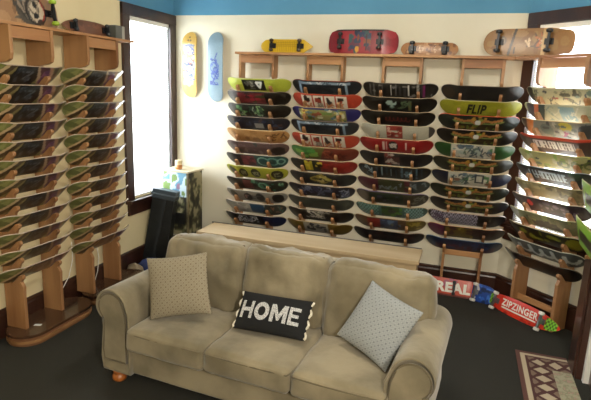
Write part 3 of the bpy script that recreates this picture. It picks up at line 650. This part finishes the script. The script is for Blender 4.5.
real_ops = [B('#b03a20'), ('rect', 0, 1, 0, .12, '#5a1c14'), ('blobs', .4, .62, .6, 1, ['#8a2a4a', '#c24a2a'], 5, .15, 3)]
rb = board('skateboard', 'red REAL skateboard on the carpet, leaning on the back wall behind the sofa', 'skateboard', real_ops, 'pop', .66, .19, (.052,), UREB, BLACKM, (-.0, 5.52, .094), (la, 0, R_(-2)), kick=.03, edge='#8a2a1c', axle=.06, wr=.018, hang=.03, bp=.014)
lettering('REAL', .36, .11, INKW, rb.children[0], x=.045, y=0, z=.003, surf=c20, sub=1, bold=.05)
blops = [B('#1c3f8c'), ('blobs', .1, .98, .05, .95, ['#2a58b0', '#16306c', '#3a6cc0', '#122450'], 30, .12, 35), ('lines', .0, .4, .2, .9, ['#e6e2da', '#c8c8c8'], 4, .05, 3)]
board('skateboard', 'blue skateboard with white wheel on the carpet between the two red boards', 'skateboard', blops, 'pop', .31, .19, (-.06,), URE, METAL, (.335, 5.47, .094), (la, 0, R_(-25)), kick=.03, edge='#16306c', axle=.085, wr=.03, bp=.025)

# decks hung vertically on the wall, left of the back racks
def hung(label, x, ztop, zbot, ops, edge, parts=None):
    x += .03
    L = ztop-zbot
    me = deck_mesh('skateboard_deck', ops, L=L, W=.2, edge=edge, N=120, Mv=24)
    o = bpy.data.objects.new('skateboard_deck', me); COL.objects.link(o); tag(o, label, 'skateboard deck')
    # local x up, local y to the left, local z out of the wall
    M = Matrix(((0, -1, 0, x), (0, 0, -1, YB-.075), (1, 0, 0, (ztop+zbot)/2), (0, 0, 0, 1)))
    o.matrix_world = M
    return o
yops = [B('#b3924a'), ('rect', .2, .82, .18, .85, '#b5a985'), ('ell', .5, .5, .33, .42, '#bab299'), ('lines', .2, .8, .15, .85, ['#5a668c', '#a85a3a', '#5f5f70', '#3c4468'], 30, .03, 41), ('blobs', .62, .7, .3, .7, ['#c87a5a', '#e0a890'], 5, .1, 4), ('ell', .87, .42, .015, .06, '#5a4a3c'), ('ell', .87, .58, .015, .06, '#5a4a3c'), ('ell', .92, .5, .015, .05, '#5a4a3c'), ('ell', .5, .3, .02, .09, '#3a3c50'), ('ell', .66, .2, .015, .06, '#3a3c50')]
hung('pale yellow deck with doodled cartoon hung upright on wall beside the window', -3.315, 2.765, 1.985, yops, '#b08a3c')
bops = [B('#7c929e'), ('lines', .25, .62, .25, .78, ['#3d4f8c', '#5266a0', '#2f3c7c'], 16, .028, 44), ('ring', .5, .52, .28, .03, '#4457a0'), ('ring', .38, .5, .2, .03, '#4457a0'), ('poly', [(.25, .7), (.45, .3), (.62, .5), (.7, .36)], .035, '#37458c')]
hung('light blue deck with dark blue scrawl hung upright left of the racks', -2.965, 2.765, 1.95, bops, '#5f84a0')

# ------------------------------------------------------------------ low bench behind the sofa
t = thing('low_bench', 'long low pale wooden bench between the sofa and the back racks', 'bench', (0, 0, 0))
LB = mat('pale_birch', '#cdb794', .5, '#c0a680', 4, (.15, 1, 1), bump=.05)
mesh_obj('top_board', bx(-2.81, -.31, 5.0, 5.44, .465, .505, bev=.004), LB, t)
mesh_obj('apron', bx(-2.84, -.33, 5.02, 5.045, .38, .465), LB, t)
for x in (-2.82, -1.6, -.39): mesh_obj('leg', bx(x, x+.05, 5.03, 5.42, 0, .465, bev=.003), LB, t)
mesh_obj('back_rail', bx(-2.84, -.32, 5.44, 5.45, .44, .515), mat('grey_rail', '#6d6a66', .5, '#5f5c58', 6), t)

# ------------------------------------------------------------------ corner: display box, case, candle, bag
t = thing('display_cabinet', 'tall camouflage-covered display box with blue printed front in the corner', 'cabinet', (-3.29, 5.50, 0), (0, 0, R_(-3)))
def painted_box(name, x0, x1, y0, y1, z0, z1, fn, parent, nx=30, nz=60, m=None):
    bm = bmesh.new()
    ly = bm.verts.layers.float_color.new('paint')
    def sheet(P, nu, nv, fid):
        g = [[bm.verts.new(P(i/nu, j/nv)) for j in range(nv+1)] for i in range(nu+1)]
        for i in range(nu+1):
            for j in range(nv+1): g[i][j][ly] = (*fn(fid, i/nu, j/nv), 1)
        for i in range(nu):
            for j in range(nv): bm.faces.new((g[i][j], g[i+1][j], g[i+1][j+1], g[i][j+1]))
    dx, dy, dz = x1-x0, y1-y0, z1-z0
    sheet(lambda a, b: (x0+a*dx, y0, z0+b*dz), nx, nz, 'front')
    sheet(lambda a, b: (x1, y0+a*dy, z0+b*dz), nx, nz, 'right')
    sheet(lambda a, b: (x1-a*dx, y1, z0+b*dz), 4, 4, 'back')
    sheet(lambda a, b: (x0, y1-a*dy, z0+b*dz), nx, nz, 'left')
    sheet(lambda a, b: (x0+a*dx, y0+b*dy, z1), 6, 6, 'top')
    sheet(lambda a, b: (x0+a*dx, y1-b*dy, z0), 2, 2, 'bottom')
    return mesh_obj(name, bm, m or PRINT_M, parent)
def camo(fid, a, b):
    k = {'front': 0, 'right': 5, 'left': 9}.get(fid, 2)
    if fid == 'top': return hexc('#b9b39a')
    n1 = noise.noise(Vector((a*4+k, b*11, .5))); n2 = noise.noise(Vector((a*9+k, b*24, 3.5)))
    if fid == 'front' and b > .72:
        if (a-.62)**2*6+((b-.84)*4)**2*1.2 < .03: return hexc('#8a6a80')
        return hexc('#5f8fa8' if n1 > .08 else ('#b9cdd6' if n1 > -.18 else '#6f8a4a'))
    if n1+n2*.5 > .22: return hexc('#8d8668')
    if n1+n2*.5 > .0: return hexc('#5a5a3c')
    if n1+n2*.5 > -.22: return hexc('#34301f')
    return hexc('#1f1d15')
painted_box('box_body', -.17, .19, -.16, .16, .02, 1.10, camo, t)
mesh_obj('base', bx(-.18, .20, -.17, .17, 0, .02), DARK, t)
mesh_obj('top_board', bx(-.185, .205, -.175, .175, 1.10, 1.12, bev=.003), mat('pale_board', '#c9bfa4', .5, '#b8ad90', 5), t)
mesh_obj('handle_cutout', bx(.0, .14, -.163, -.158, .46, .60), INKB, t)
mesh_obj('corner_strip', bx(.175, .2, -.172, -.15, .03, 1.10), mat('worn_tan_edge', '#7c7050', .6, '#4c4430', 14), t)
t = thing('candle_jar', 'small orange glass jar on top of the corner display box', 'jar', (-3.31, 5.46, 1.1205))
mesh_obj('jar_body', lathe(bmesh.new(), [(.036, 0), (.045, .006), (.045, .05), (.04, .056)], Matrix.Identity(4), 20), mat('amber_glass', '#c98d5c', .25, '#b87a48', 8, coat=.4), t)
mesh_obj('jar_lid', lathe(bmesh.new(), [(.042, .056), (.044, .06), (.044, .105), (.038, .11)], Matrix.Identity(4), 20), mat('cream_lid', '#d9c6a0', .5, '#cdb890', 8), t)
# black case leaning under the window
t = thing('instrument_case', 'tall black hard case leaning beneath the window beside the corner box', 'case', (-3.41, 5.05, .02), (R_(-5), R_(8), R_(12)))
BLK = mat('black_hardcase', '#15181b', .35, '#1d2124', 12, bump=.1)
mesh_obj('case_body', prism(bmesh.new(), [(-.13, .005), (.16, .005), (.14, .82), (-.12, .82)], -.07, .07, 'y'), BLK, t)
mesh_obj('case_collar', bx(-.135, .155, -.08, .08, .80, .91, bev=.01), mat('grey_collar', '#3b454d', .35, '#333c44', 10), t)
mesh_obj('collar_rib', bx(-.142, .162, -.086, .086, .845, .862, bev=.003), mat('grey_rib', '#59656e', .3, '#4d5962', 10), t)
mesh_obj('strap', prism(bmesh.new(), [(-.03, .02), (.02, .02), (.05, .80), (.02, .80)], -.078, -.07, 'y'), mat('dark_strap', '#22272b', .6, '#1c2024', 10), t)
# folded cloth / bag on floor behind sofa arm
def blob(name, sx, sy, sz, m, parent=None, seed=1, amp=.12):
    bm = bmesh.new(); bmesh.ops.create_icosphere(bm, subdivisions=4, radius=1)
    for v in bm.verts:
        c = v.co.copy(); k = 1+amp*noise.noise(c*2.1+Vector((seed, 0, 0)))+amp*.5*noise.noise(c*5+Vector((seed, 3, 0)))
        z = max(c.z, -.35)
        v.co = Vector((c.x*sx*k, c.y*sy*k, (z+.35)*sz*k*(1 if z > -.349 else 0)))
    return mesh_obj(name, bm, m, parent, smooth=True)
o = blob('folded_bag', .17, .11, .10, mat('blue_cloth', '#2c3a6a', .8, '#3a4a84', 12), seed=2); o.location = (-3.33, 4.88, 0.001); o.rotation_euler = (0, 0, R_(35)); tag(o, 'crumpled blue cloth bag on the floor behind the left sofa arm', 'bag')
o = blob('shoe', .11, .07, .09, mat('beige_canvas', '#a3937c', .8, '#857660', 14), seed=5); o.location = (-3.42, 4.68, 0.001); tag(o, 'beige crumpled cloth on the floor beside the blue bag', 'cloth'); o.name = 'crumpled_cloth'

# ------------------------------------------------------------------ rug
def rug():
    x0, x1, y0, y1 = .6, 1.0, 3.1, 4.47; nx, ny = 100, 240
    bm = bmesh.new(); ly = bm.verts.layers.float_color.new('paint')
    MA, CR, FI = hexc('#4a2a28'), hexc('#b3a48c'), hexc('#a09c84')
    def fn(x, y):
        e = min(x, (y1-y0)-y)        # distance from left or far border
        if e < .035: return hexc('#5a3a34')
        if e < .07: return CR
        if e < .26:
            if e < .09: return MA
            a = y if e == x else x
            d = abs(((a+.03) % .13)/.13-.5)*2; c = abs((e-.175)/.085)
            if d*.9+c < .72: return CR
            dd = abs(((a+.095) % .13)/.13-.5)*2; c2 = abs(e-.10)/.05
            if dd+c2 < .7: return hexc('#7a6658')
            c3 = abs(e-.25)/.05
            if dd+c3 < .7: return hexc('#7a6658')
            return MA
        n = noise.noise(Vector((x*24, y*24, 0)))+.5*noise.noise(Vector((x*60, y*60, 4)))
        return FI if n > -.05 else (hexc('#8c8a70') if n > -.35 else hexc('#a88c80'))
    top = [[bm.verts.new((x0+(x1-x0)*i/nx, y0+(y1-y0)*j/ny, .01)) for j in range(ny+1)] for i in range(nx+1)]
    for i in range(nx+1):
        for j in range(ny+1):
            v = top[i][j]; v[ly] = (*fn(v.co.x-x0, v.co.y-y0), 1)
    for i in range(nx):
        for j in range(ny): bm.faces.new((top[i][j], top[i+1][j], top[i+1][j+1], top[i][j+1]))
    be = [e for e in bm.edges if e.is_boundary]
    r = bmesh.ops.extrude_edge_only(bm, edges=be)
    for v in r['geom']:
        if isinstance(v, bmesh.types.BMVert): v.co.z = .001; v[ly] = (*hexc('#3a221f'), 1)
    return mesh_obj('rug', bm, CLOTH)
o = rug(); tag(o, 'patterned maroon and cream rug with diamond border at the lower right', 'rug'); o.rotation_euler = (0, 0, 0)

# door casing at the end of the right wall
a = bx(1.015, 1.13, 4.16, 4.44, .0, 2.9, bev=.004); box(a, 1.0, 1.05, 4.20, 4.40, 0, 2.9, bev=.003)
struct(mesh_obj('door_1', a, DARK))
struct(mesh_obj('trim_1', bx(1.06, 1.13, 4.115, 4.16, 0, 2.9), WHITE))
struct(mesh_obj('trim_2', bx(1.10, 1.13, 3.4, 4.115, 0.0, .25), DARK))

# ------------------------------------------------------------------ sofa
SA = R_(-4)
So = thing('sofa', 'three-seat tan suede sofa with rolled arms in the middle of the room', 'sofa', (-2.207, 2.778, 0), (0, 0, SA))
SM = Matrix.Translation((-2.207, 2.778, 0)) @ Matrix.Rotation(SA, 4, 'Z')
def cushion_bm(w, d, h, r=.05, puff=.03, n=14, wr=.004, seed=0, fpuff=.0, sag=0):
    """rounded soft box centred at origin"""
    bm = bmesh.new(); cache = {}
    def key(p): return tuple(round(c, 5) for c in p)
    def V(p):
        k = key(p)
        if k not in cache:
            x, y, z = p[0]*w/2, p[1]*d/2, p[2]*h/2
            ix, iy, iz = [max(-L/2+r, min(L/2-r, c)) for c, L in ((x, w), (y, d), (z, h))]
            dv = Vector((x-ix, y-iy, z-iz)); q = Vector((ix, iy, iz))
            if dv.length > 1e-6: q += dv.normalized()*min(r, max(abs(dv.x), abs(dv.y), abs(dv.z)))
            fx, fy, fz = 1-p[0]**2, 1-p[1]**2, 1-p[2]**2
            q.z += puff*p[2]*(fx*fy)**.6 - sag*fx*(1 if p[2] > 0 else 0)*abs(p[2])
            q.y += fpuff*p[1]*(fx*fz)**.6
            q.x += .012*p[0]*(fy*fz)
            s = Vector((seed*7.1, seed*3.3, 0))
            q += Vector((noise.noise(q*6+s), noise.noise(q*6.5+s*2), noise.noise(q*5.5-s)))*wr*1.6
            q += Vector((0, noise.noise(Vector((q.x*30, q.z*7, q.y*7))+s), noise.noise(Vector((q.x*22, q.y*8, q.z*8))-s)))*wr*.9
            cache[k] = bm.verts.new(q)
        return cache[k]
    g = [math.sin((i/n*2-1)*PI/2)*.5+(i/n*2-1)*.5 for i in range(n+1)]
    for ax in range(3):
        for s in (-1, 1):
            for i in range(n):
                for j in range(n):
                    P = []
                    for a, b in ((i, j), (i+1, j), (i+1, j+1), (i, j+1)):
                        p = [0, 0, 0]; p[ax] = s; p[(ax+1) % 3] = g[a]; p[(ax+2) % 3] = g[b]; P.append(V(p))
                    try: bm.faces.new(P if s > 0 else P[::-1])
                    except ValueError: pass
    return bm
def put(bm, M):
    bmesh.ops.transform(bm, matrix=M, verts=bm.verts); return bm
# base
base = cushion_bm(2.24, .84, .245, r=.02, puff=0, n=16, wr=.002); put(base, Matrix.Translation((1.02, .46, .2075)))
mesh_obj('base', base, SUEDE, So, smooth=True)
lip = tube(bmesh.new(), [(.13+i*.1815, .025, .30) for i in range(11)], .008); mesh_obj('piping', lip, SUEDE_D, So, smooth=True)
# arms
def arm(cx, s):
    """s=-1: left arm (rolls outward to -x), s=+1 right"""
    bm = bmesh.new(); prof = []
    R0 = .132; zc = .59
    prof.append((-.155, .088)); prof.append((-.155, .25)); prof.append((-.158, .45)); prof.append((-.150, zc-.04))
    for k in range(0, 19):          # from inner side over top to the outer underside
        a = PI-0.2-k*(PI+.75)/18
        prof.append((R0*math.cos(a), zc+R0*math.sin(a)))
    prof += [(.085, .50), (.078, .42), (.088, .30), (.10, .18), (.085, .088)]
    prof = [(x*(1 if s > 0 else -1), z) for x, z in prof]
    c = Vector((sum(p[0] for p in prof)/len(prof), sum(p[1] for p in prof)/len(prof)))
    secs = [(0.028, .86), (.006, .93), (0, .965), (.012, 1), (.1, 1), (.25, 1), (.4, 1), (.55, 1), (.7, 1), (.86, 1), (.88, .97)]
    rings = []
    for (y, k) in secs:
        ring = []
        for (x, z) in prof:
            q = Vector((cx+c.x+(x-c.x)*k, y, c.y+(z-c.y)*k - .02*max(0, y-.3)))
            nn = noise.noise(q*5+Vector((cx, 0, 0)))*.007+noise.noise(Vector((q.x*9, q.y*22, q.z*9)))*.003
            q += Vector((nn, 0, nn)); ring.append(bm.verts.new(q))
        rings.append(ring)
    n = len(prof)
    for A, Bq in zip(rings, rings[1:]):
        for i in range(n): bm.faces.new((A[i], A[(i+1) % n], Bq[(i+1) % n], Bq[i]))
    bm.faces.new(rings[0]); bm.faces.new(rings[-1][::-1])
    o = mesh_obj('arm', bm, SUEDE, So, smooth=True)
    # front panel with piping
    pts = [(cx+c.x+(x-c.x)*.80, c.y+(z-c.y)*.80) for x, z in prof]
    f = prism(bmesh.new(), pts, .008, .03, 'y'); mesh_obj('front_panel', f, SUEDE, o)
    pp = [(x, .010, z) for x, z in pts]; mesh_obj('piping', tube(bmesh.new(), pp+[pp[0]], .007), SUEDE_D, o, smooth=True)
    return o
arm(-.045, -1); arm(2.07, 1)
# back frame
bf = cushion_bm(2.02, .2, .8, r=.05, puff=.01, n=14, wr=.004); put(bf, Matrix.Translation((1.035, .84, .50)) @ Matrix.Rotation(R_(-6), 4, 'X'))
mesh_obj('back_frame', bf, SUEDE, So, smooth=True)
# seat cushions
for i, (u0, u1) in enumerate(((.12, .745), (.745, 1.36), (1.36, 1.95))):
    c = cushion_bm(u1-u0-.004, .70, .165, r=.035, puff=.022, n=20, wr=.005, seed=i+1, fpuff=.012); put(c, Matrix.Translation(((u0+u1)/2, .30, .398)))
    cu_ = mesh_obj('seat_cushion', c, SUEDE, So, smooth=True)
    w2, d0_ = (u1-u0)/2-.01, -.057
    pts = []
    for sx, yy in ((-1, .6), (-1, d0_+.06), (-1, d0_+.03)): pts.append(((u0+u1)/2+sx*w2, yy, .455))
    for k in range(9): pts.append(((u0+u1)/2+(-1+.04+k*1.92/8)*w2, d0_+.010-.008*math.sin(PI*k/8), .452))
    for yy in (d0_+.03, d0_+.06, .6): pts.append(((u0+u1)/2+w2, yy, .455))
    mesh_obj('piping', tube(bmesh.new(), pts, .006), SUEDE_D, cu_, smooth=True)
# back cushions
for i, (u0, u1, zt) in enumerate(((-.02, .70, .965), (.70, 1.335, .975), (1.335, 2.08, .965))):
    c = cushion_bm(u1-u0, .24, .56, r=.075, puff=.012, n=26, wr=.015, seed=i+11, fpuff=.035)
    put(c, Matrix.Translation(((u0+u1)/2, .675, zt-.275)) @ Matrix.Rotation(R_(-13), 4, 'X'))
    cu_ = mesh_obj('back_cushion', c, SUEDE, So, smooth=True)
    tp = []
    Mx = Matrix.Translation(((u0+u1)/2, .675, zt-.275)) @ Matrix.Rotation(R_(-13), 4, 'X')
    w2 = (u1-u0)/2
    for k in range(15): x = (-1+.1+k*1.8/14)*w2; tp.append(Mx @ Vector((x, -.062, .262+.006*math.sin(k))))
    mesh_obj('piping', tube(bmesh.new(), tp, .006), SUEDE_D, cu_, smooth=True)
for (x, y) in ((-.03, .055), (2.07, .055), (-.03, .8), (2.07, .8)):
    mesh_obj('foot', lathe(bmesh.new(), [(.034, .0), (.046, .006), (.053, .022), (.053, .04), (.042, .054), (.036, .06), (.046, .066), (.046, .092)], Matrix.Translation((x, y, 0)), 20), FOOTW, So, smooth=True)

# throw pillows
def pillow_h(x, y, w, h, t):
    a, b = min(1, abs(x)/(w/2)), min(1, abs(y)/(h/2))
    return t/2*((1-a**2.4)*(1-b**2.4))**.55
def pillow(name, label, w, h, t, fn, center, M, N=120, pinch=.06, edge=None, wr=.004):
    o = thing(name, label, 'pillow')
    bm = bmesh.new(); ly = bm.verts.layers.float_color.new('paint')
    def grid(s):
        g = []
        for i in range(N+1):
            row = []
            for j in range(N+1):
                a, b = i/N*2-1, j/N*2-1
                x, y = a*w/2*(1-pinch*(1-b*b)*a*a), b*h/2*(1-pinch*(1-a*a)*b*b)
                z = t/2*((1-abs(a)**2.4)*(1-abs(b)**2.4))**.55*s
                z += s*wr*noise.noise(Vector((x*9, y*9, s)))*(1-a*a)*(1-b*b)
                v = bm.verts.new((x, y, z)); v[ly] = (*fn(a, b), 1); row.append(v)
            g.append(row)
        for i in range(N):
            for j in range(N):
                q = (g[i][j], g[i+1][j], g[i+1][j+1], g[i][j+1]); bm.faces.new(q if s > 0 else q[::-1])
    grid(1); grid(-1)
    bmesh.ops.remove_doubles(bm, verts=bm.verts, dist=1e-5)
    mesh_obj('cover', bm, CLOTH, o, smooth=True)
    Mo = M.to_4x4(); Mo.translation = center
    o.matrix_world = Mo
    return o
def basis(xdir, updir):
    x = Vector(xdir).normalized(); y = (Vector(updir)-x*Vector(updir).dot(x)).normalized(); z = x.cross(y)
    return Matrix((x, y, z)).transposed()
def lattice(c0, c1, c2, n):
    c0, c1, c2 = hexc(c0), hexc(c1), hexc(c2)
    def fn(a, b):
        x, y = (a+1)*n/2, (b+1)*n/2
        fx, fy = x-round(x), y-round(y)
        r = math.hypot(fx, fy)
        if r < .17: return c1
        fx2, fy2 = x-math.floor(x)-.5, y-math.floor(y)-.5
        if math.hypot(fx2, fy2) < .2: return c2
        if abs(abs(fx)+abs(fy)-.5) < .05: return c2
        return c0
    return fn
def W_(u, v, z): return SM @ Vector((u, v, z))
# left patterned pillow
pl = pillow('throw_pillow', 'beige pillow with brown dot lattice leaning in the left sofa corner', .45, .44, .13, lattice('#8f8672', '#6b604e', '#7a6f5c', 12), (-1.835, 3.01, .735), basis((.93, .26, .16), (-.16, .30, .93)))
pr = pillow('throw_pillow', 'pale grey lattice pillow standing on its corner at the right arm', .43, .43, .13, lattice('#929594', '#6a6e72', '#797d81', 12), (-.40, 3.03, .705), basis((.72, -.44, -.15), (.42, .30, .65)))
INKS = mat('silver_sequins', '#c9c9c9', .4, '#8c8c8e', 160, lo=.42, hi=.58)
ph = pillow('lumbar_pillow', 'black lumbar pillow with silver HOME lettering on middle seat', .53, .275, .10, lambda a, b: hexc('#08090c'), (-1.12, 3.04, .63), basis((.995, -.04, .03), (.06, .66, .72)), pinch=.03)
hs = lambda x, y: pillow_h(x, y, .53, .275, .10)
def block_word(parent):
    bm = bmesh.new(); k = .24
    G = {'H': [[(0, 0), (0, 1), (k, 1), (k, .61), (1-k, .61), (1-k, 1), (1, 1), (1, 0), (1-k, 0), (1-k, .39), (k, .39), (k, 0)]],
         'M': [[(0, 0), (0, 1), (.25, 1), (.5, .46), (.75, 1), (1, 1), (1, 0), (.78, 0), (.78, .58), (.56, .10), (.44, .10), (.22, .58), (.22, 0)]],
         'E': [[(0, 0), (0, 1), (.92, 1), (.92, .8), (.26, .8), (.26, .6), (.82, .6), (.82, .41), (.26, .41), (.26, .2), (.94, .2), (.94, 0)]]}
    X = -.225
    for ch, w_ in (('H', .092), ('O', .108), ('M', .118), ('E', .082)):
        H = .122
        if ch == 'O':
            a = [(.5+.5*math.cos(t), .5+.52*math.sin(t)) for t in [2*PI*q/28 for q in range(28)]]; b = [(.5+.25*math.cos(t), .5+.27*math.sin(t)) for t in [2*PI*q/28 for q in range(28)]]
            va = [bm.verts.new((X+p[0]*w_, (p[1]-.5)*H, 0)) for p in a]; vb = [bm.verts.new((X+p[0]*w_, (p[1]-.5)*H, 0)) for p in b]
            for q in range(28): bm.faces.new((va[q], va[(q+1) % 28], vb[(q+1) % 28], vb[q]))
        else:
            for poly in G[ch]: bm.faces.new([bm.verts.new((X+p[0]*w_, (p[1]-.5)*H, 0)) for p in poly])
        X += w_+.012
    bmesh.ops.triangulate(bm, faces=bm.faces)
    for _ in range(4):
        bmesh.ops.subdivide_edges(bm, edges=[e for e in bm.edges if e.calc_length() > .011], cuts=1); bmesh.ops.triangulate(bm, faces=bm.faces)
    for v in bm.verts: v.co.z = hs(v.co.x, v.co.y)+.0045
    return mesh_obj('lettering', bm, INKS, parent)
block_word(ph)
# wavy white trim along both short sides
for s in (-1, 1):
    pts = [(s*(.256+.010*math.sin(k*1.15)), -.13+k*.26/18, .0) for k in range(19)]
    mesh_obj('trim_ruffle', tube(bmesh.new(), pts, .009), mat('cream_fringe', '#cfc8b8', .9, '#bdb6a4', 60), ph, smooth=True)

# ------------------------------------------------------------------ light
W = bpy.data.worlds.new('world'); sc.world = W; W.use_nodes = True
bg = W.node_tree.nodes['Background']; bg.inputs[0].default_value = (.86, .93, 1, 1); bg.inputs[1].default_value = 13
def area(name, loc, size, power, col, target=None, sizey=None):
    l = bpy.data.lights.new(name, 'AREA'); l.size = size; l.energy = power; l.color = col
    if sizey: l.shape = 'RECTANGLE'; l.size_y = sizey
    o = bpy.data.objects.new(name, l); COL.objects.link(o); o.location = loc
    d = (Vector(target)-Vector(loc)) if target else Vector((0, 0, -1))
    o.rotation_euler = d.to_track_quat('-Z', 'Y').to_euler()
    return o
def point(name, loc, power, col, r=.1):
    l = bpy.data.lights.new(name, 'POINT'); l.energy = power; l.color = col; l.shadow_soft_size = r
    o = bpy.data.objects.new(name, l); COL.objects.link(o); o.location = loc
    return o
WARM = (1, .92, .80)
point('room_lamp', (-.9, 3.3, 3.3), 75, WARM, .10)
point('room_lamp', (.9, -.3, 2.5), 340, (1, .91, .78), .12)  # unseen lamp by the camera, well below the ceiling, fills the deck faces
# daylight through the two windows
area('window_daylight', (XL-.35, 5.22, 1.9), 0.8, 60, (.85, .93, 1), (XL+2, 4.9, 1.5), 1.9)
p = Vector((AX, AY, 1.9))+Adir*.57+Ain*.4
area('window_daylight', p, .8, 40, (.85, .93, 1), (p.x-Ain.x*2, p.y-Ain.y*2, 1.5), 1.9)

sc.view_settings.view_transform = 'Standard'; sc.view_settings.look = 'None'
sc.view_settings.exposure = 0; sc.view_settings.gamma = 1; sc.view_settings.use_curve_mapping = False
